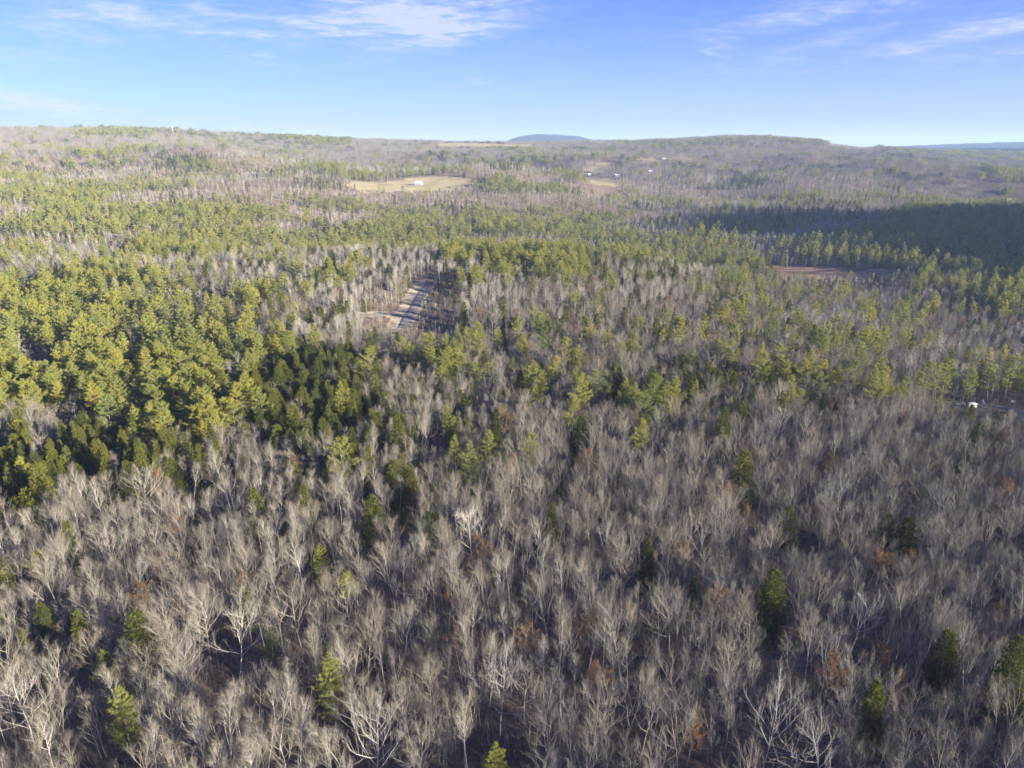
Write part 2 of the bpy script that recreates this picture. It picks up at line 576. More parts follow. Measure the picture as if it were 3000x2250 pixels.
class MB:
    """collects geometry, then links it as one mesh"""
    def __init__(s):
        s.v = []; s.f = []; s.mi = []; s.cur = 0

    def face(s, idx): s.f.append(idx); s.mi.append(s.cur)

    def tube(s, pts, rad, sides=3):
        base = len(s.v); n = len(pts)
        rings = []
        for i, p in enumerate(pts):
            d = pts[min(i + 1, n - 1)] - pts[max(i - 1, 0)]
            if d.length < 1e-9: d = Vector((0, 0, 1))
            d.normalize()
            a = Vector((0.31, 0.95, 0)) if abs(d.z) > 0.9 else Vector((0, 0, 1))
            u = d.cross(a).normalized(); w_ = d.cross(u)
            if rad[i] <= 1e-6 and i == n - 1:
                rings.append([len(s.v)]); s.v.append(tuple(p)); continue
            ring = []
            for k in range(sides):
                t = 2 * math.pi * k / sides
                q = p + (u * math.cos(t) + w_ * math.sin(t)) * rad[i]
                ring.append(len(s.v)); s.v.append((q.x, q.y, q.z))
            rings.append(ring)
        for a, b in zip(rings[:-1], rings[1:]):
            if len(b) == 1:
                for k in range(sides): s.face((a[k], a[(k + 1) % sides], b[0]))
            else:
                for k in range(sides): s.face((a[k], a[(k + 1) % sides], b[(k + 1) % sides], b[k]))
        return base

    def tri(s, a, b, c):
        n = len(s.v); s.v += [tuple(a), tuple(b), tuple(c)]; s.face((n, n + 1, n + 2))

    def poly(s, pts):
        n = len(s.v); s.v += [tuple(p) for p in pts]; s.face(tuple(range(n, n + len(pts))))

    def box(s, x0, x1, y0, y1, z0, z1):
        n = len(s.v)
        s.v += [(x, y, z) for z in (z0, z1) for y in (y0, y1) for x in (x0, x1)]
        for q in ((0, 2, 3, 1), (4, 5, 7, 6), (0, 1, 5, 4), (2, 6, 7, 3), (0, 4, 6, 2), (1, 3, 7, 5)):
            s.face(tuple(n + k for k in q))

    def mesh(s, name, mats):
        me = bpy.data.meshes.new(name)
        me.from_pydata(s.v, [], s.f)
        for m_ in mats: me.materials.append(m_)
        if len(mats) > 1: me.polygons.foreach_set('material_index', s.mi)
        me.update()
        return me


def link(name, data, parent=None, loc=None):
    o = bpy.data.objects.new(name, data); COL.objects.link(o)
    if parent: o.parent = parent
    if loc is not None: o.location = loc
    return o


def fresh_mesh(name, verts, faces, mats):
    me = bpy.data.meshes.new(name)
    me.from_pydata(verts, [], faces)
    for m_ in mats: me.materials.append(m_)
    me.update()
    return me


# ------------------------------------------------------------------ the setting: ground sheets cut from one grid
def build_ground():
    az = np.unique(np.concatenate([np.arange(-180, -44, 4.0), np.arange(-44, 44.01, 0.16), np.arange(44, 100, 1.5), np.arange(100, 180, 4.0)]))
    az = az[az < 179.9]
    rs = [0.001, 30, 60]
    while rs[-1] < 17000:
        rs.append(rs[-1] * 1.0125 + 0.35)
    rs = np.array(rs)
    A, Rr = np.meshgrid(np.radians(az), rs, indexing='ij')
    X = Rr * np.sin(A); Y = Rr * np.cos(A); Z = height(X, Y)
    na, nr = X.shape
    V = np.stack([X, Y, Z], -1).reshape(-1, 3)
    I = np.arange(na * nr).reshape(na, nr)
    J = np.roll(I, -1, axis=0)
    F = np.stack([I[:, :-1], I[:, 1:], J[:, 1:], J[:, :-1]], -1).reshape(-1, 4)
    cen = V[F].mean(1)
    cv = cover(cen[:, 0], cen[:, 1])
    far = np.abs(np.degrees(np.arctan2(cen[:, 0], cen[:, 1]))) > 43
    cv[far & (cv < 5)] = 0
    names = [('ground', M['ground']), ('hay_field', M['field']), ('marsh', M['marsh']), ('bracken_ground', M['brush']), ('gravel_ground', M['shoulder']), ('distant_hills', M['distant'])]
    for k, (nm, mt) in enumerate(names):
        f = F[cv == k]
        if not len(f): continue
        used, inv = np.unique(f, return_inverse=True)
        f = inv.reshape(-1, 4)
        v = V[used]
        me = bpy.data.meshes.new(nm)
        me.vertices.add(len(v)); me.vertices.foreach_set('co', v.ravel())
        me.loops.add(f.size); me.loops.foreach_set('vertex_index', f.ravel().astype(np.int32))
        me.polygons.add(len(f)); me.polygons.foreach_set('loop_start', np.arange(0, f.size, 4, dtype=np.int32))
        me.materials.append(mt)
        me.update(calc_edges=True)
        me.polygons.foreach_set('use_smooth', [True] * len(f))
        o = link(nm, me)
        tag(o, kind='structure')
        lab = {'ground': 'leaf strewn forest floor running over knoll, valley and ridges',
               'hay_field': 'dry straw coloured hay fields on the far hillside',
               'marsh': 'reddish brown sedge marsh at the valley edge on the right',
               'bracken_ground': 'rusty brown bracken clearings among the trees',
               'distant_hills': 'dark wooded hills far behind the ridges, blue with haze',
               'gravel_ground': 'pale gravel and dead grass verges beside the road'}[nm]
        o['label'] = lab


build_ground()


def ribbon(name, line, width, mt, label, lift=0.12):
    pts = [Vector((a, b, 0)) for a, b in line]
    dense = []
    for a, b in zip(pts[:-1], pts[1:]):
        n = max(2, int((b - a).length / 3))
        dense += [a.lerp(b, i / n) for i in range(n)]
    dense.append(pts[-1])
    for _ in range(4):
        dense = [dense[0]] + [(dense[i - 1] + dense[i] * 2 + dense[i + 1]) / 4 for i in range(1, len(dense) - 1)] + [dense[-1]]
    v, f = [], []
    K = 4
    for i, p in enumerate(dense):
        d = (dense[min(i + 1, len(dense) - 1)] - dense[max(i - 1, 0)]).normalized()
        s_ = Vector((d.y, -d.x, 0))
        for k in range(K + 1):
            q = p + s_ * width * (k / K - 0.5)
            v.append((q.x, q.y, float(height(q.x, q.y)) + lift + 0.08 * (1 - (2 * k / K - 1) ** 2)))
    for i in range(len(dense) - 1):
        for k in range(K):
            a = i * (K + 1) + k
            f.append((a, a + 1, a + K + 2, a + K + 1))
    o = link(name, fresh_mesh(name, v, f, [mt]))
    tag(o, label, None, None, 'structure')
    return o


ribbon('road', ROAD_C, 6.4, M['road'], 'worn grey road running up through the bare trees', 0.35)
ribbon('side_road', SPUR_C, 4.6, M['road'], 'short grey side road turning off left', 0.28)
ribbon('driveway', DRIVE_C, 4.6, M['road'], 'grey driveway beside the white van', 0.3)


# ------------------------------------------------------------------ trees
rnd = random.Random(3)
UP = Vector((0, 0, 1))


def rand_unit(r):
    while True:
        v = Vector((r.uniform(-1, 1), r.uniform(-1, 1), r.uniform(-1, 1)))
        if 0.01 < v.length < 1: return v.normalized()


def tilt_from(d, ang, phi):
    a = d.orthogonal().normalized(); b = d.cross(a)
    return (d * math.cos(ang) + (a * math.cos(phi) + b * math.sin(phi)) * math.sin(ang)).normalized()


def path(r, p, d, L, n, wob, trop):
    pts = [p.copy()]; dirs = [d.copy()]
    for i in range(n):
        d = (d + rand_unit(r) * wob + UP * trop).normalized()
        p = p + d * (L / n)
        pts.append(p); dirs.append(d)
    return pts, dirs


def bare_tree(seed, H=19, style='vase', lod=0, leaves=None, trunk=None, crown=None, fat=1.0):
    """a leafless broadleaf tree: trunk into one builder, limbs and twigs into another"""
    r = random.Random(seed)
    T_, C_ = trunk or MB(), crown or MB()
    if style == 'vase':   clear, a1, tr1, spread, nl = 0.32, (15, 40), 0.11, 0.46, 10
    elif style == 'spread': clear, a1, tr1, spread, nl = 0.32, (34, 64), 0.11, 0.44, 12
    elif style == 'wide': clear, a1, tr1, spread, nl = 0.30, (38, 74), 0.10, 0.50, 14
    elif style == 'pole':  clear, a1, tr1, spread, nl = 0.55, (22, 42), 0.14, 0.24, 11
    else:                  clear, a1, tr1, spread, nl = 0.42, (24, 52), 0.13, 0.33, 12
    br, tw, fine = [(9, 5, 1), (6, 4, 0), (3, 3, 0)][lod] if lod < 3 else (2, 2, 0)
    thick = [0.78, 1.4, 2.4, 4.0][lod] * fat
    lean = Vector((r.uniform(-.05, .05), r.uniform(-.05, .05), 1)).normalized()
    tp, td = path(r, Vector((0, 0, -0.5)), lean, H * 0.93, 7 if lod < 2 else 4, 0.06, 0.04)
    r0 = H * 0.0088 * (1.0 if lod < 2 else 1.35)
    n = len(tp)
    T_.tube(tp, [r0 * (1 - 0.86 * (i / (n - 1)) ** 0.9) for i in range(n)], 6 if lod == 0 else (4 if lod == 1 else 3))
    phi = r.uniform(0, 6.28)
    if lod >= 2: nl = 8 if lod == 2 else 6
    for i in range(nl):
        t = clear + (1 - clear) * ((i + r.random() * 0.8) / nl)
        k = t * (n - 1); k0 = min(int(k), n - 2); p = tp[k0].lerp(tp[k0 + 1], k - k0)
        phi += 2.4 + r.uniform(-.4, .4)
        ang = R(r.uniform(*a1)) * (1 - 0.35 * (t - clear))
        d = tilt_from(td[k0], ang, phi)
        L = H * spread * (1.12 - 0.62 * (t - clear) / (1 - clear)) * r.uniform(.75, 1.15)
        rl = r0 * (1 - 0.7 * t) * 0.66
        m_ = 5 if lod == 0 else (3 if lod == 1 else 2)
        lp, ld = path(r, p, d, L, m_, 0.16, tr1)
        C_.tube(lp, [rl * (1 - 0.8 * q / m_) * (1 if lod == 0 else 1.3) for q in range(m_ + 1)], 4 if lod == 0 else 3)
        for j in range(br):
            u = 0.22 + 0.78 * (j + r.random()) / br
            kk = u * m_; k1 = min(int(kk), m_ - 1); q = lp[k1].lerp(lp[k1 + 1], kk - k1)
            d2 = tilt_from(ld[k1], R(r.uniform(22, 52)), r.uniform(0, 6.28))
            d2 = (d2 + UP * 0.25).normalized()
            L2 = L * (0.60 - 0.30 * u) * r.uniform(.7, 1.2)
            bp, bd = path(r, q, d2, L2, 3 if lod == 0 else 2, 0.16, 0.10)
            nb = len(bp) - 1
            rb = max(0.020, rl * 0.36) * (thick if lod else 1) * 0.9
            C_.tube(bp, [rb * (1 - 0.75 * z / nb) for z in range(nb + 1)], 3)
            for s_ in range(tw):
                v = 0.2 + 0.8 * (s_ + r.random()) / tw
                kv = v * nb; k2 = min(int(kv), nb - 1); q2 = bp[k2].lerp(bp[k2 + 1], kv - k2)
                d3 = (tilt_from(bd[k2], R(r.uniform(18, 48)), r.uniform(0, 6.28)) + UP * 0.22).normalized()
                L3 = r.uniform(0.7, 1.9) * H / 19
                mid = q2 + d3 * L3 * 0.5
                C_.cur = 1
                C_.tube([q2, mid + rand_unit(r) * 0.06, q2 + d3 * L3 + rand_unit(r) * 0.14], [0.016 * thick, 0.012 * thick, 0], 3)
                for g in range(fine):
                    d4 = (tilt_from(d3, R(r.uniform(25, 50)), r.uniform(0, 6.28)) + UP * .15).normalized()
                    q3 = q2.lerp(q2 + d3 * L3, r.uniform(.2, .8))
                    C_.tube([q3, q3 + d4 * r.uniform(.4, .8)], [0.011 * thick, 0], 3)
                C_.cur = 0
                if leaves and r.random() < leaves:
                    for g in range(5 if lod == 0 else 3):
                        c = q2 + d3 * L3 * r.uniform(.3, 1.05) + rand_unit(r) * 0.18
                        a = rand_unit(r) * (0.17 if lod == 0 else 0.30); b = rand_unit(r) * (0.13 if lod == 0 else 0.25)
                        C_.cur = 2; C_.tri(c - a, c + a * 0.6 + b, c + a * 0.6 - b); C_.cur = 0
    return T_, C_


def tuft(C_, r, c, d, size, n, width):
    """a spray of needles: thin blades fanned round a direction"""
    for _ in range(n):
        e = (d + rand_unit(r) * 0.75).normalized() * size * r.uniform(.6, 1.25)
        sd_ = e.cross(rand_unit(r))
        if sd_.length < 1e-6: continue
        sd_ = sd_.normalized() * width * r.uniform(.6, 1.2)
        o = c + rand_unit(r) * size * 0.30
        C_.tri(o - sd_, o + sd_, o + e)


def pine_tree(seed, H=22, lod=0, trunk=None, crown=None, base=0.38, wide=1.0, sparse=0.0):
    r = random.Random(seed)
    T_, C_ = trunk or MB(), crown or MB()
    lean = Vector((r.uniform(-.04, .04), r.uniform(-.04, .04), 1)).normalized()
    tp, td = path(r, Vector((0, 0, -0.5)), lean, H * 0.99, 6 if lod < 2 else 3, 0.02, 0.05)
    n = len(tp); r0 = H * 0.0105
    T_.tube(tp, [r0 * (1 - 0.9 * i / (n - 1)) for i in range(n)], 6 if lod == 0 else 4)
    step = [1.3, 1.6, 2.2, 3.2][lod]
    z = base
    while z < 0.985:
        t = z
        k = t * (n - 1); k0 = min(int(k), n - 2); p = tp[k0].lerp(tp[k0 + 1], k - k0)
        u = (t - base) / (1 - base)
        prof = (0.55 + 1.5 * u - 0.9 * u * u) if u < 0.35 else (1.02 * (1 - u) ** 0.72 / 0.733)
        Lb = H * 0.205 * wide * max(0.07, prof) * r.uniform(.8, 1.15)
        nb = r.randint(4, 6) if lod < 2 else (4 if lod == 2 else 3)
        ph = r.uniform(0, 6.28)
        for b in range(nb):
            if r.random() < 0.10 + sparse: continue
            ph += 6.283 / nb + r.uniform(-.35, .35)
            L = Lb * r.uniform(.6, 1.25)
            el = R(r.uniform(-2, 16) + 44 * u * u)
            d = Vector((math.cos(ph) * math.cos(el), math.sin(ph) * math.cos(el), math.sin(el)))
            m_ = 3 if lod < 2 else 2
            pp, dd = path(r, p, d, L, m_, 0.08, 0.10)
            T_.tube(pp, [0.055 * (1 if lod == 0 else 1.4), 0.04, 0.025, 0.0][:m_] + [0.0], 3)
            cnt = max(2, int(L * [3.4, 2.1, 1.0, 0.5][lod] + 0.5))
            for s_ in range(cnt):
                v = 0.26 + 0.74 * (s_ + r.random() * .6) / cnt
                kv = v * m_; k1 = min(int(kv), m_ - 1); q = pp[k1].lerp(pp[k1 + 1], min(1, kv - k1))
                side = Vector((-d.y, d.x, 0))
                off = r.uniform(-1, 1) * 0.30 * L * (1.1 - 0.8 * abs(v - .6))
                q = q + side * off + UP * r.uniform(-.05, .16)
                dirn = (dd[k1] * 1.0 + side * (0.5 if off > 0 else -0.5) + UP * 0.35).normalized()
                tuft(C_, r, q, dirn, [0.72, 0.95, 1.4, 2.2][lod], [13, 8, 6, 5][lod], [0.06, 0.15, 0.42, 0.85][lod])
        z += step / H * r.uniform(.7, 1.35)
    tuft(C_, r, tp[-1], UP, [0.8, 1.1, 1.6, 2.4][lod], 8 if lod < 2 else 4, [0.09, 0.18, 0.36, 0.7][lod])
    return T_, C_


def hemlock_tree(seed, H=17, lod=0, trunk=None, crown=None, base=0.06, wide=1.0, droop=14, power=0.78):
    r = random.Random(seed)
    T_, C_ = trunk or MB(), crown or MB()
    T_.tube([Vector((0, 0, -0.5)), Vector((0, 0, H * .5)), Vector((0, 0, H))], [H * .0095, H * .006, 0.02], 5 if lod == 0 else 3)
    step = [0.55, 0.85, 1.4, 2.3][lod]
    z = base * H
    while z < H * 0.99:
        u = (z / H - base) / (1 - base)
        Lb = H * 0.20 * wide * (1 - u) ** power * (0.75 + 0.25 * min(1, u * 5)) + 0.25
        nb = [8, 7, 5, 4][lod]
        ph = r.uniform(0, 6.28)
        for b in range(nb):
            ph += 6.283 / nb + r.uniform(-.3, .3)
            L = Lb * r.uniform(.72, 1.15)
            el = R(22 * u - 4 + r.uniform(-6, 6))
            cnt = max(2, int(L * [2.2, 1.3, 0.8, 0.5][lod] + 1))
            hd = Vector((math.cos(ph), math.sin(ph), 0)); side = Vector((-hd.y, hd.x, 0))
            if lod == 0:
                T_.tube([Vector((0, 0, z)), Vector((0, 0, z)) + hd * L * 0.8], [0.03, 0.0], 3)
            for s_ in range(cnt):
                v = 0.2 + 0.8 * (s_ + r.random() * .7) / cnt
                q = Vector((0, 0, z)) + hd * (L * v) + UP * (L * v * math.tan(el) - droop * 0.01 * L * v * v)
                q += side * r.uniform(-1, 1) * 0.26 * L
                dirn = (hd + UP * (-0.25 + 0.9 * u) + side * r.uniform(-.5, .5)).normalized()
                tuft(C_, r, q, dirn, [0.48, 0.75, 1.15, 1.9][lod], [7, 6, 5, 4][lod], [0.10, 0.19, 0.38, 0.75][lod])
        z += step * r.uniform(.8, 1.2)
    tuft(C_, r, Vector((0, 0, H - 0.3)), UP, 0.8, 5, 0.09)
    return T_, C_


def snag_tree(seed, H=14):
    r = random.Random(seed)
    T_ = MB(); C_ = MB()
    tp, td = path(r, Vector((0, 0, -0.5)), Vector((r.uniform(-.08, .08), 0, 1)).normalized(), H, 5, 0.04, 0.0)
    T_.tube(tp, [0.17, 0.15, 0.12, 0.10, 0.07, 0.03], 6)
    for i in range(22):
        t = r.uniform(.25, .98); k = t * 5; k0 = min(int(k), 4); p = tp[k0].lerp(tp[k0 + 1], k - k0)
        ph = r.uniform(0, 6.28)
        d = Vector((math.cos(ph), math.sin(ph), r.uniform(-.2, .35))).normalized()
        pp, _ = path(r, p, d, r.uniform(.5, 1.9), 2, .12, 0)
        C_.tube(pp, [0.035, 0.025, 0], 3)
    return T_, C_


# model meshes: MODELS[kind][lod] = list of (trunk mesh, crown mesh)
MODELS = {}


def model(kind, lod, T_, C_, tm, cms):
    MODELS.setdefault((kind, lod), []).append((T_.mesh('trunk', [tm]), C_.mesh('crown', cms)))


for i in range(9):
    st = ['vase', 'oval', 'vase', 'pole', 'spread', 'vase', 'oval', 'spread', 'vase'][i]
    model('bare', 0, *bare_tree(100 + i, 17 + (i * 37 % 5), st, 0), M['bark'], [M['bark'], M['twig']])
for i in range(7):
    st = ['vase', 'oval', 'pole', 'spread', 'vase', 'oval', 'spread'][i]
    model('bare', 1, *bare_tree(200 + i, 17 + (i * 37 % 4), st, 1), M['bark'], [M['bark'], M['twig']])
for i in range(5):
    model('bare', 2, *bare_tree(300 + i, 17, ['vase', 'oval', 'spread', 'pole', 'oval'][i], 2), M['bark'], [M['bark'], M['twig']])
for i in range(4):
    model('birch', 0, *bare_tree(400 + i, 16 + i, 'pole', 0), M['pale'], [M['pale'], M['twig']])
    model('birch', 1, *bare_tree(420 + i, 16 + i, 'pole', 1), M['pale'], [M['pale'], M['bark']])
for i in range(2):
    model('birch', 2, *bare_tree(440 + i, 16, 'pole', 2), M['pale'], [M['pale'], M['bark']])
for i in range(3):
    model('oak', 0, *bare_tree(500 + i, 15 + i, 'oval', 0, leaves=0.55), M['bark'], [M['bark'], M['twig'], M['rust']])
    model('oak', 1, *bare_tree(520 + i, 15 + i, 'oval', 1, leaves=0.7), M['bark'], [M['bark'], M['twig'], M['rust']])
model('oak', 2, *bare_tree(540, 15, 'oval', 2, leaves=0.8), M['bark'], [M['bark'], M['twig'], M['rust']])
for i in range(5):
    kw = [dict(base=.34), dict(base=.45, wide=1.1), dict(base=.25, wide=.95), dict(base=.5, wide=1.2, sparse=.12), dict(base=.38, wide=.85, sparse=.1)][i]
    model('pine', 0, *pine_tree(600 + i, 20 + i % 3 * 1.5, 0, **kw), M['pinebark'], [M['pine']])
    model('pine', 1, *pine_tree(620 + i, 20 + i % 3 * 1.5, 1, **kw), M['pinebark'], [M['pine']])
for i in range(3):
    model('pine', 2, *pine_tree(640 + i, 20, 2, base=.34, wide=1.1), M['pinebark'], [M['pine']])
for i in range(4):
    kw = [dict(), dict(wide=1.25, power=.6), dict(wide=.9), dict(base=.2, wide=1.1, power=.65)][i]
    model('hemlock', 0, *hemlock_tree(700 + i, 15 + i, 0, **kw), M['pinebark'], [M['hemlock']])
    model('hemlock', 1, *hemlock_tree(720 + i, 15 + i, 1, **kw), M['pinebark'], [M['hemlock']])
for i in range(2):
    model('hemlock', 2, *hemlock_tree(740 + i, 15, 2, wide=1.1), M['pinebark'], [M['hemlock']])
for i in range(3):
    model('fir', 0, *hemlock_tree(800 + i, 9 + 2 * i, 0, wide=.62, power=.95, droop=-6), M['pinebark'], [M['fir']])
    model('fir', 1, *hemlock_tree(820 + i, 9 + 2 * i, 1, wide=.62, power=.95, droop=-6), M['pinebark'], [M['fir']])
model('fir', 2, *hemlock_tree(840, 11, 2, wide=.7, power=.9), M['pinebark'], [M['fir']])


def clump(kind, seed, n=8, rad=12):
    """a handful of far trees in one small mesh"""
    r = random.Random(seed)
    V, F, MI = [], [], []
    for k in range(n):
        if kind == 'bare': T_, C_ = bare_tree(seed * 31 + k, 16, r.choice(['vase', 'oval', 'spread']), 3); cm = 1
        elif kind == 'pine': T_, C_ = pine_tree(seed * 31 + k, 19, 3, base=.3, wide=1.25)
        else: T_, C_ = hemlock_tree(seed * 31 + k, 14, 3, wide=1.3)
        a = 6.283 * (k + r.random() * .6) / n; q = rad * (r.random() ** .5)
        s = r.uniform(.75, 1.15); ox, oy = q * math.cos(a), q * math.sin(a)
        for part, mi in ((T_, 0), (C_, 1)):
            b = len(V)
            V += [(x * s + ox, y * s + oy, z * s) for x, y, z in part.v]
            F += [tuple(b + i for i in f) for f in part.f]; MI += [mi] * len(part.f)
    me = bpy.data.meshes.new('clump'); me.from_pydata(V, [], F)
    mats = {'bare': (M['bark'], M['twig']), 'pine': (M['pinebark'], M['pine']), 'hemlock': (M['pinebark'], M['hemlock'])}[kind]
    for m_ in mats: me.materials.append(m_)
    me.polygons.foreach_set('material_index', MI); me.update()
    return me


# ------------------------------------------------------------------ scatter the forest
def jitter_grid(r_in, r_out, sp, seed, left=41, right=43, extra=True):
    g = np.random.default_rng(seed)
    xs = np.arange(-r_out, r_out, sp); ys = np.arange(-r_out * 0.35, r_out, sp)
    X, Y = np.meshgrid(xs, ys)
    X = X.ravel(); Y = Y.ravel()
    rr = np.hypot(X, Y)
    az = np.degrees(np.arctan2(X, Y))
    pad = np.degrees(np.arctan2(110, np.maximum(rr, 60)))
    k = (rr > r_in) & (rr <= r_out) & (az > -left - pad * .35) & (az < right + pad)
    X = X[k] + g.uniform(-.55, .55, k.sum()) * sp; Y = Y[k] + g.uniform(-.55, .55, k.sum()) * sp
    return X, Y, g


def clear_ok(X, Y):
    return cover(X, Y) == 0


pts = {}          # kind -> list of arrays (x, y, z, lod, model index, rot, scale)


def add_pts(kind, lod, X, Y, g, s0=.8, s1=1.15, low=None):
    if not len(X): return
    nm = len(MODELS.get((kind, lod), [0] * 4)) if lod < 3 else 4
    a = np.stack([X, Y, height(X, Y) - 0.1, np.full(len(X), lod), g.integers(0, nm, len(X)), g.uniform(0, 6.283, len(X)), g.uniform(s0, s1, len(X)) * (1.0 if low is None else low)], -1)
    pts.setdefault(kind, []).append(a)


HEROES = []       # filled below; keeps the scatter away from the hand-placed trees


def hero(kind, mi, px, py, wpx, hgt, label, name=None, cat=None, cf=0.72, pale=None):
    HEROES.append(dict(kind=kind, mi=mi, px=px, py=py, wpx=wpx, hgt=hgt, label=label, name=name, cat=cat, cf=cf, pale=pale))


# hand-placed trees: (model, crown centre in the photograph, height in metres)
hero('spread', 0, 1383, 1545, 90, 19, 'bleached white bare tree with rounded crown in the middle of the wood')
hero('spread', 1, 1465, 1990, 150, 20, 'large spreading pale grey tree above the bare reddish floor, bottom centre')
hero('spread', 2, 1095, 2150, 150, 20, 'broad pinkish grey tree at the bottom, just left of centre')
hero('spread', 3, 2512, 1790, 110, 17, 'sunlit whitish tree with low curling limbs in the right foreground')
hero('spread', 4, 2255, 2100, 130, 20, 'crooked tree with a lichen pale top near the bottom right')
hero('spread', 5, 2440, 2190, 130, 19, 'wide forked pale tree cut by the bottom edge, right of centre')
hero('spread', 6, 400, 1420, 130, 19, 'big rounded tan tree in front of the dark hemlocks, left')
hero('spread', 7, 690, 1440, 120, 18, 'rounded bare tree below the dead snags, left of centre')
hero('spread', 1, 680, 1830, 120, 20, 'two stemmed bare tree in the left foreground')
hero('spread', 2, 60, 2030, 120, 19, 'pale leaning tree at the bottom left edge')
hero('spread', 3, 50, 1010, 95, 17, 'white bare tree among the yellow green pines at the left edge')
hero('spread', 0, 2270, 1230, 95, 17, 'rounded bare tree left of the dark cedars, right of centre')
for a in [(2120, 1450, 16, 'rusty orange leaved oak below the dark hemlock, right of centre'),
          (1540, 1875, 13, 'small oak holding a tuft of orange leaves, bottom centre'),
          (2420, 1995, 15, 'oak with thin orange leaves in the lower right wood'),
          (2600, 1650, 16, 'broad brownish oak just below the two dark hemlocks'),
          (1990, 1640, 14, 'reddish oak right of the small pointed hemlock'),
          (1460, 1620, 14, 'rounded rust tinged oak below the white tree'),
          (1395, 1665, 12, 'low rust tinged oak left of the rounded one'),
          (2590, 1935, 11, 'small bright orange oak, lower right'),
          (2650, 1242, 12, 'orange oak at the edge of the pale poplar stand'),
          (2940, 1430, 15, 'reddish oak near the right edge'),
          (2430, 1370, 13, 'brown leaved oak behind the pale trees, right'),
          (2190, 1535, 12, 'dull red oak left of the dark thicket'),
          (2985, 1060, 13, 'rusty oak among pines at the right edge')]:
    hero('oak', len(HEROES) % 3, a[0], a[1], 0, a[2], a[3])
hero('beech', 0, 1480, 1240, 110, 17, 'tan leaved beech with a round dome crown in the middle distance')
for a in [(2255, 1755, 15, 1, 'dark conical hemlock standing alone in the lower right wood'),
          (1898, 1665, 12, 2, 'small pointed hemlock among bare trees, right of centre'),
          (2595, 1570, 12, 1, 'left one of two dark hemlocks side by side, right'),
          (2648, 1585, 13, 1, 'right one of two dark hemlocks side by side, right'),
          (1095, 1525, 14, 1, 'wide olive green hemlock in the middle of the bare wood'),
          (1178, 1520, 8, 0, 'small hemlock just right of the wide olive one'),
          (1700, 1275, 13, 1, 'rounded olive hemlock in the middle distance'),
          (2170, 1395, 16, 1, 'dark hemlock above the rusty oak'),
          (2855, 1290, 13, 1, 'dark hemlock below the white van'),
          (2960, 1945, 10, 0, 'green tipped hemlock at the lower right edge'),
          (2175, 1225, 12, 1, 'dark hemlock left of the rounded bare tree'),
          (2830, 1207, 9, 2, 'dark cedar just below the white van'),
          (2350, 1195, 9, 1, 'leftmost dark cedar of the row, right of centre'),
          (2385, 1205, 10, 1, 'second dark cedar of the row'),
          (2412, 1190, 11, 1, 'tallest dark cedar in the row, right of centre'),
          (2445, 1200, 9, 0, 'rightmost dark cedar of the row'),
          (2490, 1192, 7, 0, 'lone small cedar right of the dark row'),
          (120, 1440, 20, 1, 'tall dark hemlock at the lower left edge of the conifers'),
          (40, 1420, 18, 0, 'dark pointed hemlock at the left edge'),
          (295, 1350, 17, 1, 'broad dark hemlock behind the rounded tan tree'),
          (2965, 2010, 15, 3, 'dark shrubby hemlock hidden behind twigs, lower right edge'),
          (2310, 1560, 11, 3, 'dark thicket hemlock in the right wood')]:
    hero('hemlock', a[3], a[0], a[1], 0, a[2], a[4])
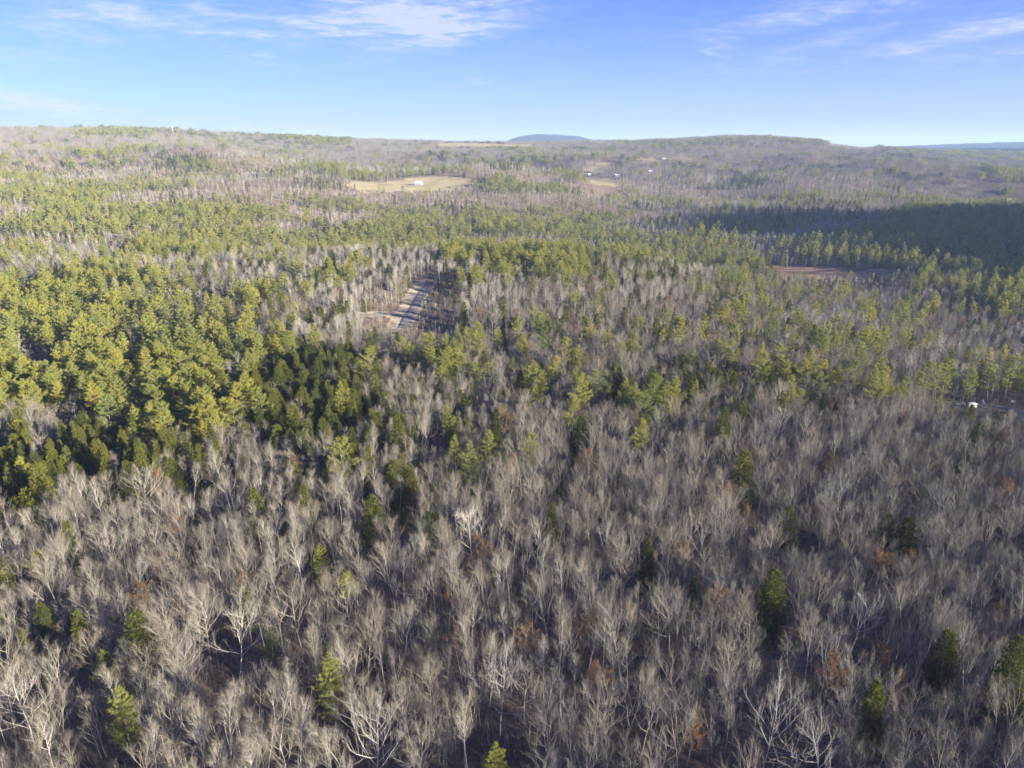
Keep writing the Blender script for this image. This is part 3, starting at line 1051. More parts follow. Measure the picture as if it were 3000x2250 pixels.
for a in [(940, 1640, 17, 2, 'bright pine poking out of the bare wood, lower left of centre'),
          (1020, 1705, 17, 3, 'lime green leaning pine below the bright one'),
          (722, 1768, 18, 2, 'pine with only a lime green tip showing, left foreground'),
          (968, 1985, 22, 2, 'tall olive pine in the bottom left wood'),
          (308, 1948, 18, 4, 'small lime topped pine, bottom left'),
          (360, 2085, 21, 2, 'dense yellow green pine at the bottom left'),
          (1450, 2245, 17, 2, 'lime green pine tip at the bottom edge, centre'),
          (122, 1645, 17, 1, 'yellow green pine near the left edge in the bare wood'),
          (8, 1670, 17, 0, 'yellow green pine cut by the left edge'),
          (790, 1880, 13, 2, 'shaded green pine behind bare branches, left foreground'),
          (1370, 1330, 19, 0, 'brightest of the pines in the centre clump'),
          (1335, 1310, 15, 4, 'smaller pine left of the brightest one'),
          (1437, 1300, 18, 4, 'blue green pine between the centre pair'),
          (1556, 1310, 18, 1, 'broad pine right of the shaded gap, centre'),
          (1310, 1215, 19, 0, 'full rounded pine left of the tan beech'),
          (1858, 1150, 19, 0, 'left pine of the tall pair, right of centre'),
          (1918, 1125, 19, 3, 'right pine of the tall pair, right of centre'),
          (1878, 1265, 18, 4, 'thin faded pine below the tall pair'),
          (2036, 1140, 15, 4, 'narrow bright pine right of the tall pair'),
          (2292, 1165, 14, 0, 'left pine of the two above the dark cedar row'),
          (2350, 1172, 15, 1, 'right pine of the two above the dark cedar row'),
          (2455, 1110, 17, 3, 'open topped pine left of a fuller one, right'),
          (2512, 1090, 18, 1, 'full bright pine behind the pale poplars'),
          (2582, 1130, 18, 2, 'tall shadowed pine beside the full bright one'),
          (2780, 1080, 18, 1, 'broad glowing pine above the white van'),
          (2850, 1100, 17, 2, 'narrow pine right of the broad glowing one'),
          (2990, 1110, 18, 1, 'pine over the driveway at the right edge'),
          (1400, 1090, 17, 1, 'left pine of the upper centre pair'),
          (1440, 1085, 17, 3, 'right pine of the upper centre pair'),
          (1558, 1085, 16, 1, 'single pine with a broad plume, upper centre'),
          (1620, 1085, 16, 4, 'slender pine right of the plumed one'),
          (1460, 980, 18, 0, 'tall layered pine below the pale birch stand'),
          (1535, 1010, 16, 2, 'olive pine right of the tall layered one'),
          (2200, 972, 17, 0, 'left pine of a glowing pair, upper right'),
          (2250, 978, 17, 2, 'right pine of a glowing pair, upper right'),
          (2320, 1005, 17, 2, 'tall glowing pine below the pair, upper right'),
          (2393, 978, 15, 0, 'small bright pine above the pale boulder'),
          (2440, 985, 17, 4, 'dark sided pine right of the pale boulder'),
          (2588, 1015, 17, 1, 'ragged pine in the right middle wood'),
          (2580, 955, 12, 0, 'little bright pine with a bare stem, upper right'),
          (2870, 1035, 18, 1, 'pale plumed pine, right of the glowing one'),
          (1000, 1150, 20, 0, 'tall pine at the edge above the dark hemlocks')]:
    hero('pine', a[3], a[0], a[1], 0, a[2], a[4])
for a in [(802, 1310, 14), (852, 1240, 13), (1085, 1220, 14), (590, 1390, 12), (1106, 1235, 11), (790, 1330, 11)]:
    hero('snag', len(HEROES) % 3, a[0], a[1], 0, a[2], None)
for a in [(1502, 1330, 11, 1), (1404, 1230, 9, 0), (1676, 1370, 10, 1), (1380, 1480, 9, 0), (1535, 1478, 8, 0), (1640, 1480, 10, 1), (1375, 1255, 9, 0), (1262, 1290, 8, 0)]:
    hero('fir', a[3], a[0], a[1], 0, a[2], None)

for i in range(8):
    MODELS.setdefault(('spread', 0), []).append(tuple(x.mesh(nm, ms) for x, nm, ms in zip(
        bare_tree(900 + i, 19, 'wide', 0, fat=1.0), ('trunk', 'crown'),
        ([M['white'] if i in (0, 3) else M['pale']], [M['white'] if i in (0, 3) else M['pale'], M['white'] if i in (0, 3) else M['bark']]))))
model('beech', 0, *bare_tree(950, 17, 'spread', 0, leaves=0.9), M['bark'], [M['bark'], M['twig'], M['tan']])
for i in range(3):
    t_, c_ = snag_tree(960 + i)
    model('snag', 0, t_, c_, M['pale'], [M['pale']])
MODEL_H = {'spread': 19, 'beech': 17, 'snag': 14}

for h in HEROES:
    if h['kind'] == 'pine': h['hgt'] *= 1.28 if h['py'] < 1450 else 0.86
    if h['kind'] in ('hemlock', 'oak'): h['hgt'] *= (1.5 if h['px'] > 1000 and h['hgt'] > 9 else 1.25) if h['kind'] == 'hemlock' else 1.12
    x, y, z = unproject(h['px'], h['py'], h['hgt'] * (0.75 if h['kind'] in ('spread', 'oak', 'beech', 'pine') else 0.55))
    h['loc'] = (x, y, z)
hx = np.array([h['loc'][0] for h in HEROES]); hy = np.array([h['loc'][1] for h in HEROES])


BUILT = [(unproject(a, b)[:2], w_, l_) for a, b, w_, l_ in [(1227, 542, 16, 70), (1712, 514, 14, 110), (1727, 514, 12, 110), (1809, 517, 13, 110),
         (1906, 503, 11, 120), (1945, 466, 12, 150), (2955, 590, 12, 90), (1241, 415, 20, 260), (1228, 415, 26, 260), (2841, 1200, 6, 14), (2877, 1188, 4, 12),
         (2965, 1182, 4, 14), (2949, 1224, 4, 12), (2413, 1006, 4, 22)]]


def off_built(X, Y):
    keep = np.ones(len(X), bool)
    for (a, b), w_, l_ in BUILT:
        r_ = math.hypot(a, b); ux, uy = a / r_, b / r_
        along = r_ - (X * ux + Y * uy); side = np.abs(X * uy - Y * ux)
        keep &= ~((side < w_) & (along > -w_) & (along < l_))
    return keep


def off_hero(X, Y, d=4.2):
    keep = np.ones(len(X), bool)
    for a, b, h in zip(hx, hy, HEROES):
        dd = d * (1.2 if h['kind'] == 'spread' else (1.3 if h['kind'] == 'hemlock' else 1))
        # keep the ground just in front of a hand-placed tree open too, so that it shows
        keep &= ~((np.abs(X - a) < dd * .8) & (Y > b - dd * (3.0 if h['kind'] in ('hemlock', 'pine', 'spread') else 1.6)) & (Y < b + dd))
    return keep


for lod, r0, r1, gap in ((0, 70, 430, 4.4), (1, 430, 1050, 5.8), (2, 1050, 2300, 8.4), (3, 2300, 5200, 19)):
    X, Y, g = jitter_grid(r0, r1, gap, 50 + lod)
    Zt = height(X, Y) + 12
    px, py, f = project(X, Y, Zt)
    ok = clear_ok(X, Y)
    if lod < 2: ok &= off_hero(X, Y)
    ok &= off_built(X, Y)
    vd = dist_line(X, Y, [unproject(2835, 1205)[:2], unproject(2900, 1195)[:2]])
    ok &= vd > 6
    # small natural openings
    ok &= fbm(X / 26, Y / 26, 3, 40) > -0.52
    pn = look(GP, px, py); hn = look(GH, px, py); gy0 = py
    pl = [34, 48, 95, 170][lod]
    wd = [1.0, 1.0, 1.8, 2.2][lod]
    patch = fbm(X / pl / wd, Y / pl, 4, 21)
    patch2 = fbm(X / pl * 1.2 / wd, Y / pl * 1.2, 4, 77)
    pf = np.clip(pn + (2.2, 2.2, 3.2, 3.6)[lod] * patch * (np.sqrt(np.clip(pn * (1 - pn), 0, 1)) + .14) + 0.6 * (pn - .5) * (pn > .3), 0, 1)
    hf_ = np.clip(hn + 0.7 * patch2 * np.sqrt(np.clip(hn, 0, 1)), 0, 1) * (hn > 0.02)
    sm = lambda t: np.clip(t + .5, 0, 1) ** 2 * (3 - 2 * np.clip(t + .5, 0, 1))
    sp_ = .05 + .85 * sm((patch * 2.4 + (pn - .5) * 1.9) / .45)
    sh_ = .03 + .85 * sm((patch2 * 2.4 + (hn - .62) * 1.9) / .45)
    k_ = [.35, .6, .95, .95][lod]
    pf = pf * (1 - k_) + sp_ * k_
    hf_ = hf_ * (1 - k_) + sh_ * k_
    hf_ = np.where(hn < .35, hf_ * .5, hf_)
    pf = np.where(pn < .03, pf * .08, pf); hf_ = np.where(hn < .03, hf_ * .12, hf_)
    u = g.random(len(X))
    pf = np.where(pn > .05, pf, 0) * np.where(pn < .42, np.where(gy0 > 840, .36, .8), 1.0) * [.95, .85, .72, .62][lod]
    hf_ = np.where(hn > .42, np.clip(hf_ * 1.5, 0, .95), hf_)
    pf = np.where((hn > .42), pf * .35, pf)
    gx, gy, _ = project(X, Y, Zt - 12)
    low = np.ones(len(X))
    for (x0, x1, y0, y1, k_) in ((1215, 1350, 835, 935, .38), (1090, 1190, 880, 935, .55), (1060, 1340, 932, 1040, .32), (2700, 3060, 1190, 1310, .42), (2180, 2680, 815, 880, .6), (1000, 1420, 560, 580, .8), (1680, 1830, 545, 575, .5)):
        low = np.where((gx > x0) & (gx < x1) & (gy > y0) & (gy < y1), k_, low)
    is_p = ok & (u < pf)
    is_h = ok & ~is_p & (g.random(len(X)) < hf_ * 0.9)
    rest = ok & ~is_p & ~is_h
    # poplar and birch poles in some patches, and single rusty oaks
    bp = np.clip(fbm(X / 55, Y / 55, 3, 90) * 2.2 + 0.05 + 0.3 * (px > 1300) * (py > 1300), 0, .8)
    pop = ((np.hypot(px - 2500, (py - 1230) * 2.0) < 170) | (np.hypot(px - 1200, (py - 820) * 3) < 330)) * 0.55
    is_b = rest & (g.random(len(X)) < np.maximum(bp * .55, pop))
    rr_ = g.random(len(X))
    is_o = rest & ~is_b & (rr_ < 0.026)
    is_f = rest & ~is_b & ~is_o & (rr_ > np.where((py < 1550) & (px < 2000) & (lod < 2), 0.97, 0.995))
    is_d = rest & ~is_b & ~is_o & ~is_f
    if lod == 0:
        thin_ = g.random(len(X)) < 1.0
        is_d &= thin_
    if lod < 3:
        is_p &= g.random(len(X)) < [.75, .75, .8][lod]
        add_pts('pine', lod, X[is_p], Y[is_p], g, .6, 1.35, low[is_p])
        add_pts('hemlock', lod, X[is_h], Y[is_h], g, .65, 1.35, low[is_h])
        add_pts('birch', lod, X[is_b], Y[is_b], g, .75, 1.15, low[is_b])
        add_pts('oak', lod, X[is_o], Y[is_o], g, .65, 1.0, low[is_o])
        add_pts('fir', lod, X[is_f], Y[is_f], g, .6, 1.2, low[is_f])
        add_pts('bare', lod, X[is_d], Y[is_d], g, .45, 1.0, low[is_d])
    else:
        add_pts('pine', 3, X[is_p], Y[is_p], g, .85, 1.15)
        add_pts('hemlock', 3, X[is_h], Y[is_h], g, .8, 1.1)
        bb = is_d | is_b | is_o | is_f
        add_pts('bare', 3, X[bb], Y[bb], g, .85, 1.1)

# the added off-frame shading hills and country beyond the frame edges carry woods too
X, Y, g = jitter_grid(430, 2300, 26, 99, left=75, right=110)
az = np.degrees(np.arctan2(X, Y))
k = (az > 44) | (az < -42)
add_pts('bare', 3, X[k], Y[k], g, .85, 1.1)

for k in pts: pts[k] = np.concatenate(pts[k])

# ------------------------------------------------------------------ individual trees: the 300 of a kind that show largest
KIND = {
    'bare': ('bare_tree', 'tree', 'crown'), 'birch': ('birch_tree', 'tree', 'crown'), 'oak': ('oak_tree', 'tree', 'crown'),
    'pine': ('pine_tree', 'tree', 'crown'), 'hemlock': ('hemlock_tree', 'tree', 'crown'), 'fir': ('fir_tree', 'tree', 'crown'),
    'snag': ('dead_tree', 'tree', 'crown'), 'spread': ('bare_tree', 'tree', 'crown'), 'beech': ('beech_tree', 'tree', 'crown'),
}


def plant(kind, mi, loc, rot, s, label, group=None):
    nm = KIND[kind][0]
    r_ = bpy.data.objects.new(nm, None); COL.objects.link(r_)
    t_lean = 0.08 if kind in ('bare', 'birch', 'oak', 'snag', 'spread') else 0.02
    r_.location = loc; r_.rotation_euler = (rnd.gauss(0, t_lean), rnd.gauss(0, t_lean), rot); r_.scale = (s, s, s)
    r_.empty_display_size = 0.5
    tag(r_, label, 'tree', group)
    lst = MODELS[(kind, 0)]
    t_, c_ = lst[mi % len(lst)]
    for nm2, me in (('trunk', t_), ('crown', c_)):
        o = bpy.data.objects.new(nm2, me); COL.objects.link(o); o.parent = r_
    return r_


MARKS = [(1210, 880, 'the grey road'), (1100, 922, 'the side road'), (2841, 1195, 'the white van'), (1383, 1545, 'the bleached white tree'),
         (1480, 1240, 'the tan beech'), (2255, 1755, 'the lone conical hemlock'), (2620, 1580, 'the two dark hemlocks'), (2400, 1195, 'the dark cedar row'),
         (2945, 1225, 'the lumber frames'), (400, 1420, 'the rounded tan tree'), (830, 1270, 'the dead snags'), (1095, 2150, 'the broad pinkish tree'),
         (1465, 1990, 'the large spreading tree'), (50, 1010, 'the white bare tree'), (1898, 1660, 'the small pointed hemlock'), (2120, 1450, 'the rusty orange oak'),
         (360, 2085, 'the bottom left pine'), (2255, 2100, 'the crooked pale tree'), (2512, 1790, 'the sunlit whitish tree'), (940, 1640, 'the bright lone pine'),
         (1095, 1525, 'the wide olive hemlock'), (1885, 1140, 'the tall pine pair'), (1400, 1310, 'the centre pine clump'), (2413, 1006, 'the pale boulder'),
         (722, 1768, 'the lime tipped pine'), (2780, 1080, 'the broad glowing pine'), (60, 2030, 'the pale leaning tree'), (2440, 2190, 'the wide forked tree'),
         (2400, 805, 'the brown marsh'), (680, 1830, 'the two stemmed tree'), (120, 1440, 'the tall dark hemlock'), (690, 1440, 'the rounded bare tree'),
         (1700, 1275, 'the rounded olive hemlock'), (2960, 1945, 'the green tipped hemlock'), (1540, 1875, 'the orange tufted oak'), (1460, 980, 'the tall layered pine')]


def describe(kd, px, py, s):
    size = 'small' if s < 0.68 else ('lowish' if s < 0.82 else ('tallish' if s < 1.0 else 'tall'))
    mx, my, nm = min(MARKS, key=lambda m: math.hypot(m[0] - px, m[1] - py))
    dx, dy = px - mx, py - my
    d = math.hypot(dx, dy)
    if abs(dx) > 3 * abs(dy): w_ = 'left of' if dx < 0 else 'right of'
    elif abs(dy) > 3 * abs(dx): w_ = 'above' if dy < 0 else 'below'
    else: w_ = ('above' if dy < 0 else 'below') + (' and left of' if dx < 0 else ' and right of')
    q = 'close ' if d < 50 else ('just ' if d < 100 else ('' if d < 160 else ('some way ' if d < 230 else ('well ' if d < 320 else 'far '))))
    return f"{size} {DESC[kd]} {q}{w_} {nm}"


DESC = {
    'bare': 'bare grey brown tree', 'birch': 'slim pale stemmed tree',
    'oak': 'oak holding rusty leaves', 'pine': 'yellow green pine',
    'hemlock': 'dark conical hemlock', 'fir': 'narrow dark young fir', 'snag': 'dead bleached snag'}
LIMIT = {'bare': 285, 'birch': 290, 'oak': 200, 'pine': 255, 'hemlock': 270, 'fir': 200}
for h in HEROES:
    kd = h['kind']
    Hm = {'pine': 21, 'hemlock': 16.5, 'oak': 16, 'fir': 10, 'spread': 19, 'beech': 17, 'snag': 14}[kd]
    lab = h['label']; grp = None
    if lab is None:
        lab = describe(kd, h['px'], h['py'], h['hgt'] / Hm); grp = f"{DESC[kd]}s in the wood"
    x, y, z = h['loc']
    s = h['hgt'] / Hm
    if kd == 'spread': s *= 1.0
    plant(kd, h['mi'], (x, y, z - 0.1), rnd.uniform(0, 6.28), s, lab, grp)

stuff_pts = {}
for kd, a in pts.items():
    px, py, f = project(a[:, 0], a[:, 1], a[:, 2] + 10)
    vis = (px > -40) & (px < 3040) & (py < 2330) & (a[:, 3] < 0.5)
    size = np.where(vis, 1 / np.maximum(f, 1), 0)
    order = np.argsort(-size)
    n = min(LIMIT[kd], int(vis.sum()))
    take = order[:n]
    for i in take:
        plant(kd, int(a[i, 4]), tuple(a[i, :3]), a[i, 5], a[i, 6], describe(kd, px[i], py[i], a[i, 6]), f"{DESC[kd]}s in the wood")
    mask = np.ones(len(a), bool); mask[take] = False
    stuff_pts[kd] = a[mask]


# the rest of each kind: one object of kind stuff, instanced with geometry nodes
def scatter(name, arr, protos, label, lean=0.02):
    gl = np.random.default_rng(len(arr))
    hid = bpy.data.collections.new(name + ' models')
    for i, me in enumerate(protos):
        hid.objects.link(bpy.data.objects.new(f'{name}_model_{i:03d}', me))
    me = bpy.data.meshes.new(name)
    n = len(arr)
    me.vertices.add(n); me.vertices.foreach_set('co', arr[:, :3].astype(np.float32).ravel())
    for an, typ, val in (('model', 'INT', arr[:, 3].astype(np.int32)), ('turn', 'FLOAT', arr[:, 4].astype(np.float32)), ('size', 'FLOAT', arr[:, 5].astype(np.float32)),
                         ('lean_x', 'FLOAT', gl.normal(0, lean, n).astype(np.float32)), ('lean_y', 'FLOAT', gl.normal(0, lean, n).astype(np.float32))):
        me.attributes.new(an, typ, 'POINT').data.foreach_set('value', val)
    me.update()
    o = link(name, me)
    tag(o, label, None, None, 'stuff')
    ng = bpy.data.node_groups.new(name + ' nodes', 'GeometryNodeTree')
    ng.interface.new_socket('Geometry', in_out='INPUT', socket_type='NodeSocketGeometry')
    ng.interface.new_socket('Geometry', in_out='OUTPUT', socket_type='NodeSocketGeometry')
    gi = ng.nodes.new('NodeGroupInput'); go = ng.nodes.new('NodeGroupOutput')
    ci = ng.nodes.new('GeometryNodeCollectionInfo'); ci.inputs[0].default_value = hid
    ci.inputs['Separate Children'].default_value = True; ci.inputs['Reset Children'].default_value = True
    ip = ng.nodes.new('GeometryNodeInstanceOnPoints')
    ip.inputs['Pick Instance'].default_value = True

    def att(nm, t):
        a_ = ng.nodes.new('GeometryNodeInputNamedAttribute'); a_.data_type = t; a_.inputs['Name'].default_value = nm
        return a_.outputs['Attribute']
    cx = ng.nodes.new('ShaderNodeCombineXYZ'); ng.links.new(att('turn', 'FLOAT'), cx.inputs[2])
    ng.links.new(att('lean_x', 'FLOAT'), cx.inputs[0]); ng.links.new(att('lean_y', 'FLOAT'), cx.inputs[1])
    ng.links.new(gi.outputs[0], ip.inputs['Points'])
    ng.links.new(ci.outputs[0], ip.inputs['Instance'])
    ng.links.new(att('model', 'INT'), ip.inputs['Instance Index'])
    ng.links.new(cx.outputs[0], ip.inputs['Rotation'])
    ng.links.new(att('size', 'FLOAT'), ip.inputs['Scale'])
    ng.links.new(ip.outputs[0], go.inputs[0])
    md = o.modifiers.new('scatter', 'NODES'); md.node_group = ng
    return o


def joined(t_, c_):
    V = []; F = []; MI = []; mats = []
    for me in (t_, c_):
        b = len(V); mb = len(mats)
        V += [tuple(v.co) for v in me.vertices]
        for p in me.polygons:
            F.append(tuple(b + i for i in p.vertices)); MI.append(mb + p.material_index)
        mats += list(me.materials)
    me = bpy.data.meshes.new('model'); me.from_pydata(V, [], F)
    for m_ in mats: me.materials.append(m_)
    me.polygons.foreach_set('material_index', MI); me.update()
    return me


NAMES = {'bare': ('bare_trees', 'leafless grey brown wood covering the knoll, valley and far hills'),
         'birch': ('birch_trees', 'pale stemmed birches and poplars standing through the wood'),
         'oak': ('oak_trees', 'scattered oaks still holding rusty leaves'),
         'pine': ('pine_trees', 'yellow green pines massed on the left and dark in the shaded valley'),
         'hemlock': ('hemlock_trees', 'dark hemlocks scattered and massed through the wood'),
         'fir': ('fir_trees', 'narrow young firs under the bare trees')}
for kd, a in stuff_pts.items():
    protos = []; base = {}
    for lod in range(4):
        base[lod] = len(protos)
        if lod < 3:
            protos += [joined(*tc_) for tc_ in MODELS[(kd, lod)]]
        elif kd in ('bare', 'pine', 'hemlock'):
            protos += [clump(kd, 1000 + i) for i in range(4)]
    idx = a[:, 4] + np.array([base[l] for l in range(4)])[a[:, 3].astype(int)]
    scatter(NAMES[kd][0], np.stack([a[:, 0], a[:, 1], a[:, 2], idx, a[:, 5], a[:, 6]], -1), protos, NAMES[kd][1], 0.07 if kd in ('bare', 'birch', 'oak') else 0.02)

# undergrowth: saplings and brush between the trunks
def brush_model(seed, H=4.0, fat=1.0):
    r = random.Random(seed); C_ = MB()
    for s_ in range(9):
        p = Vector((r.uniform(-1.8, 1.8), r.uniform(-1.8, 1.8), -0.1))
        h_ = H * r.uniform(.5, 1.2)
        pp, dd = path(r, p, (UP + rand_unit(r) * .25).normalized(), h_, 3, .14, .08)
        C_.tube(pp, [0.03 * fat, .024 * fat, .016 * fat, 0], 3)
        for j in range(9):
            k = r.uniform(.8, 2.95); k0 = int(k); q = pp[k0].lerp(pp[k0 + 1], k - k0)
            d = (tilt_from(dd[k0], R(r.uniform(20, 50)), r.uniform(0, 6.28)) + UP * .2).normalized()
            C_.tube([q, q + d * r.uniform(.5, 1.3)], [0.014 * fat, 0], 3)
    return C_.mesh('brush', [M['twig']])


arrs = []
for r0, r1, gap, of in ((70, 430, 4.2, 0), (430, 900, 8.0, 3)):
    X, Y, g = jitter_grid(r0, r1, gap, 600 + of)
    cv_ = cover(X, Y)
    ok = (cv_ == 0) | ((cv_ == 3) & (g.random(len(X)) < .5)) | ((cv_ == 4) & (g.random(len(X)) < .06))
    ok &= dist_line(X, Y, ROAD_C) > 5
    ok &= fbm(X / 22, Y / 22, 3, 140) > -0.4
    X, Y = X[ok], Y[ok]
    arrs.append(np.stack([X, Y, height(X, Y), of + g.integers(0, 3, len(X)), g.uniform(0, 6.28, len(X)), g.uniform(.7, 1.7, len(X))], -1))
scatter('undergrowth', np.concatenate(arrs), [brush_model(i) for i in range(3)] + [brush_model(10 + i, 4.5, 2.2) for i in range(3)],
        'bare saplings and brush filling the gaps between the trunks')


# ------------------------------------------------------------------ buildings and vehicles
def thing(name, label, cat, px, py, rot, group=None, dz=0.0):
    x, y, z = unproject(px, py)
    o = bpy.data.objects.new(name, None); COL.objects.link(o)
    o.location = (x, y, z + dz); o.rotation_euler = (0, 0, R(rot)); o.empty_display_size = 1
    tag(o, label, cat, group)
    return o


def part(name, mb, mt, parent):
    return link(name, mb.mesh(name, [mt]), parent)


def house(name, label, cat, px, py, rot, L, W, wall_h, roof_h, wall_m, roof_m, wins=3, windows_on=True, chimney=False):
    t = thing(name, label, cat, px, py, rot, dz=-0.3)
    wl = MB(); wl.box(-L / 2, L / 2, -W / 2, W / 2, -1.5, wall_h)
    wl.poly([(-L / 2, -W / 2, wall_h), (-L / 2, 0, wall_h + roof_h), (-L / 2, W / 2, wall_h)])
    wl.poly([(L / 2, -W / 2, wall_h), (L / 2, W / 2, wall_h), (L / 2, 0, wall_h + roof_h)])
    part('wall', wl, wall_m, t)
    rf = MB()
    o_ = 0.6; th = 0.25
    for s in (-1, 1):
        e = (s * (W / 2 + o_), wall_h - o_ * roof_h / (W / 2) + 0.05)
        a = [(-L / 2 - o_, e[0], e[1]), (L / 2 + o_, e[0], e[1]), (L / 2 + o_, 0, wall_h + roof_h + .05), (-L / 2 - o_, 0, wall_h + roof_h + .05)]
        b = [(x, y, z + th) for x, y, z in a]
        rf.poly(b); rf.poly(a[::-1])
        for i in range(4):
            j = (i + 1) % 4
            rf.poly([a[i], a[j], b[j], b[i]])
    r_ = part('roof', rf, roof_m, t)
    if chimney:
        c = MB(); c.box(-L * .2 - .5, -L * .2 + .5, -.5, .5, wall_h, wall_h + roof_h + 1.2); link('chimney', c.mesh('chimney', [M['grey_metal']]), r_)
    for i in range(wins):
        x = -L / 2 + L * (i + 1) / (wins + 1)
        if i == wins // 2:
            d = MB(); d.box(x - 1.1, x + 1.1, -W / 2 - .08, -W / 2 + .05, 0.0, min(2.6, wall_h - .4)); part('door', d, M['grey_roof'], t)
        elif windows_on:
            g_ = MB(); g_.box(x - .6, x + .6, -W / 2 - .06, -W / 2 + .05, wall_h * .45, wall_h * .45 + 1.3); part('window', g_, M['glass'], t)
    g_ = MB(); g_.box(-L / 2 - .06, -L / 2 + .05, -.7, .7, wall_h * .5, wall_h * .5 + 1.3); part('window', g_, M['glass'], t)
    return t


house('barn', 'long white barn with a bright metal roof in the hay field', 'barn', 1227, 542, -14, 17, 11, 4.5, 5.0, M['siding'], M['metal_roof'], 3)
house('farmhouse', 'white farmhouse on the crest of the far ridge', 'house', 1241, 415, 10, 17, 10, 5.0, 5.0, M['siding'], M['metal_roof'], 4)
house('farm_shed', 'long low tan shed left of the crest farmhouse', 'shed', 1228, 415, 4, 34, 9, 3.2, 1.6, M['siding'], M['metal_roof'], 5)
house('house', 'left part of the white houses below the orange tree, far hillside', 'house', 1712, 514, -6, 16, 8, 3.0, 1.8, M['siding'], M['metal_roof'], 3)
house('house', 'right one of the two white houses on the lawn, far hillside', 'house', 1725, 514, 30, 11, 9, 3.4, 3.0, M['siding'], M['metal_roof'], 3)
house('house', 'white cottage behind the hedge row, right of the two houses', 'house', 1809, 517, 8, 16, 9, 4.0, 3.0, M['siding'], M['metal_roof'], 3)
house('house', 'small white cabin alone high on the right hillside woods', 'house', 1906, 503, 0, 13, 8, 3.0, 2.0, M['siding'], M['metal_roof'], 2)
house('house', 'grey roofed house at the upper clearing, right hillside', 'house', 1945, 466, 5, 14, 9, 3.5, 2.6, M['siding'], M['grey_roof'], 3)
house('house', 'pale house in the shaded valley at the right edge', 'house', 2955, 590, -5, 14, 9, 4.0, 3.0, M['siding'], M['grey_roof'], 3)


def van():
    t = thing('van', 'white high roof van with dark side windows parked at the clearing', 'van', 2841, 1197, 6, dz=0.4)
    L, W = 6.0, 2.05
    # side profile, nose to the left (-x)
    prof = [(-3.0, .45), (-3.0, 1.05), (-2.85, 1.25), (-2.1, 1.5), (-1.35, 2.35), (-1.0, 2.6), (2.8, 2.66), (2.98, 2.5), (3.0, .45)]
    b = MB()
    n = len(prof)
    rows = []
    for y, k in ((-W / 2, 0.0), (-W / 2 + 0.10, 1.0), (W / 2 - 0.10, 1.0), (W / 2, 0.0)):
        row = []
        for x, z in prof:
            zz = z if k == 1.0 else (z if z < 1.6 else z - 0.16)
            xx = x if k == 1.0 else x * 0.985
            if z > 1.6 and k == 0.0: pass
            row.append((xx, y * (0.94 if z > 2 else 1.0), zz))
        rows.append(row)
    for a, c in zip(rows[:-1], rows[1:]):
        for i in range(n):
            j = (i + 1) % n
            b.poly([a[i], c[i], c[j], a[j]])
    b.poly(rows[0]); b.poly(rows[-1][::-1])
    part('body', b, M['white_paint'], t)
    ws = MB(); ws.poly([(-2.07, -.85, 1.56), (-2.07, .85, 1.56), (-1.40, .82, 2.33), (-1.40, -.82, 2.33)])
    ws = MB(); ws.poly([(-2.12, -.86, 1.53), (-2.12, .86, 1.53), (-1.42, .80, 2.33), (-1.42, -.80, 2.33)])
    part('windscreen', ws, M['glass'], t)
    for s in (-1, 1):
        y = s * (W / 2 + .012)
        for x0, x1, nm in ((-1.6, -.75, 'side_window'), (-.45, .75, 'side_window'), (.85, 1.85, 'side_window'), (1.95, 2.75, 'side_window')):
            q = MB()
            if x0 < -1: q.poly([(x0, y, 1.5), (x1, y, 1.5), (x1, y, 2.1), (x0 + .45, y, 2.1)])
            else: q.poly([(x0, y, 1.5), (x1, y, 1.5), (x1, y, 2.1), (x0, y, 2.1)])
            part(nm, q, M['glass'], t)
        for x in (-2.05, 1.75):
            wv = MB()
            ring = [(x + .36 * math.cos(a_ * math.pi / 8), .36 + .36 * math.sin(a_ * math.pi / 8)) for a_ in range(16)]
            y0, y1 = s * (W / 2 - .2), s * (W / 2 + .03)
            wv.poly([(a_, y1, c_) for a_, c_ in ring]); wv.poly([(a_, y0, c_) for a_, c_ in ring][::-1])
            for i in range(16):
                j = (i + 1) % 16
                wv.poly([(ring[i][0], y0, ring[i][1]), (ring[j][0], y0, ring[j][1]), (ring[j][0], y1, ring[j][1]), (ring[i][0], y1, ring[i][1])])
            wh = part('wheel', wv, M['tyre'], t)
            rv = MB(); rv.poly([(x + .2 * math.cos(a_ * math.pi / 6), s * (W / 2 + .045), .36 + .2 * math.sin(a_ * math.pi / 6)) for a_ in range(12)])
            link('rim', rv.mesh('rim', [M['rim']]), wh)
        hl = MB(); hl.box(-3.03, -2.9, s * .75 - .18, s * .75 + .18, .9, 1.12); part('headlight', hl, M['glass'], t)
        tl = MB(); tl.box(2.97, 3.04, s * .92 - .07, s * .92 + .07, 1.2, 1.9); part('tail_light', tl, M['lamp'], t)
    bm_ = MB(); bm_.box(-3.08, -2.9, -.98, .98, .4, .62); part('bumper', bm_, M['grey_metal'], t)
    return t


van()

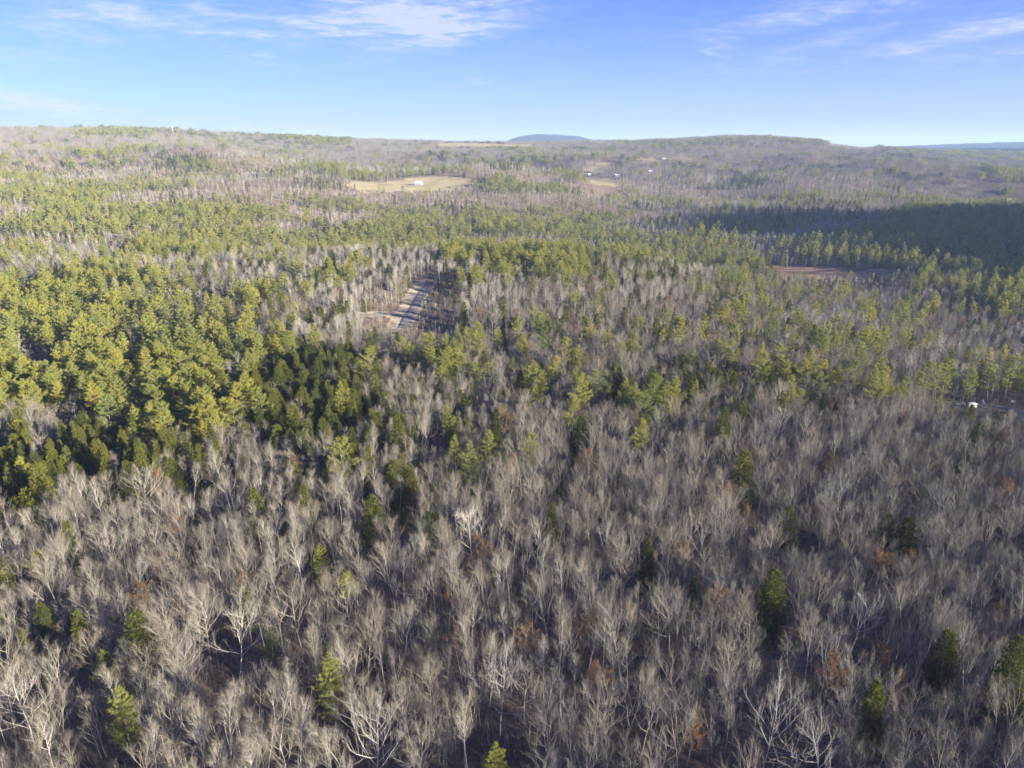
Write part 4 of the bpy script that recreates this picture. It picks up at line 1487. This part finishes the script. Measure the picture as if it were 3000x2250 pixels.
# small grey white utility trailer with a mast beside the van
t = thing('utility_trailer', 'pale utility trailer with an upright tank behind the white van', 'trailer', 2877, 1186, 20, dz=0.35)
b = MB(); b.box(-.9, .9, -.7, .7, .45, .6); b.box(-1.9, -.9, -.06, .06, .45, .55); part('chassis', b, M['grey_metal'], t)
b = MB(); b.tube([Vector((0, 0, .6)), Vector((0, 0, 2.0)), Vector((0, 0, 2.2))], [.6, .6, .25], 12); b.tube([Vector((0, 0, 2.15)), Vector((0, 0, 2.75)), Vector((0, 0, 2.85))], [.34, .34, 0.0], 10); part('tank', b, M['siding'], t)
for s in (-1, 1):
    b = MB(); b.tube([Vector((0, s * .7, .3)), Vector((0, s * .85, .3))], [.3, .3], 12); b.poly([(.3 * math.cos(k * .5236), s * .85, .3 + .3 * math.sin(k * .5236)) for k in range(12)]); part('wheel', b, M['tyre'], t)

t = thing('utility_box', 'small white utility box at the far side of the driveway', 'box', 2965, 1180, 12, dz=0.1)
b = MB(); b.box(-.7, .7, -.5, .5, 0, 1.0); part('cabinet', b, M['grey_metal'], t)
b = MB(); b.box(-.85, .85, -.62, .62, 1.0, 1.16); part('lid', b, M['white_paint'], t)

for i, (px, py, rt, lb) in enumerate([(2943, 1226, 15, 'left one of two raw lumber frames leaning beside the driveway'), (2955, 1222, -12, 'right one of two raw lumber frames beside the driveway')]):
    t = thing('lumber_frame', lb, 'lumber', px, py, rt, dz=0.2)
    for s in (-1, 1):
        b = MB(); b.poly([(-.9, s * .75, 0), (.9, s * .75, 0), (.8, s * .06, 1.7), (-.8, s * .06, 1.7)]); b.poly([(-.9, s * .65, 0), (-.8, s * .0, 1.7), (.8, s * .0, 1.7), (.9, s * .65, 0)])
        part('panel', b, M['wood'], t)
    b = MB(); b.box(-1.0, 1.0, -.08, .08, 1.68, 1.80); part('ridge_board', b, M['wood'], t)

# pale boulder in the right middle wood
r = random.Random(5)
x, y, z = unproject(2413, 1006)
b = MB()
import bmesh
bmx = bmesh.new(); bmesh.ops.create_icosphere(bmx, subdivisions=3, radius=1.5)
for v in bmx.verts:
    k = 1 + 0.22 * float(fbm(np.array(v.co.x * 1.1 + 5), np.array(v.co.y * 1.1 + v.co.z), 3, 2)); v.co *= k; v.co.z *= .75; v.co.x *= 1.2
me = bpy.data.meshes.new('boulder'); bmx.to_mesh(me); bmx.free(); me.materials.append(M['stone'])
tag(link('boulder', me, None, (x, y, z + .6)), 'pale grey boulder among shaded bare trees, right of centre', 'boulder')

# white mast on the left ridge
t = thing('wind_turbine', 'small white wind turbine mast rising from the left ridge', 'turbine', 508, 398, 20)
b = MB(); b.tube([Vector((0, 0, -2)), Vector((0, 0, 34))], [.5, .35], 10); part('mast', b, M['white_paint'], t)
b = MB(); b.box(-1.2, 2.0, -.8, .8, 33.4, 35.0); part('nacelle', b, M['white_paint'], t)
for k in range(3):
    a_ = R(20 + 120 * k); d = Vector((0, math.sin(a_), math.cos(a_)))
    d = Vector((-.0, math.sin(a_), math.cos(a_)))
    b = MB(); b.tube([Vector((-1.4, 0, 34.2)), Vector((-1.4, 0, 34.2)) + d * 3, Vector((-1.4, 0, 34.2)) + d * 9], [.35, .5, .08], 4); part('blade', b, M['white_paint'], t)

# ------------------------------------------------------------------ haze
def haze():
    m = bpy.data.materials.new('thin blue air'); m.use_nodes = True
    m.node_tree.nodes.clear(); n = NT(m.node_tree)
    o = n.node('ShaderNodeOutputMaterial')
    v = n.node('ShaderNodeVolumePrincipled')
    v.inputs['Color'].default_value = (0.50, 0.68, 1.0, 1)
    v.inputs['Density'].default_value = 0.000058
    v.inputs['Anisotropy'].default_value = 0.0
    n.l.new(v.outputs[0], o.inputs['Volume'])
    b = MB(); b.box(-17500, 17500, -17500, 17500, -120, 330)
    h = link('haze', b.mesh('haze', [m]))
    tag(h, 'thin blue haze over the valley and far hills', None, None, 'stuff')


haze()
print('points', {k: len(v) for k, v in pts.items()}, 'tris', sum(len(o.data.polygons) for o in sc.objects if o.type == 'MESH'))
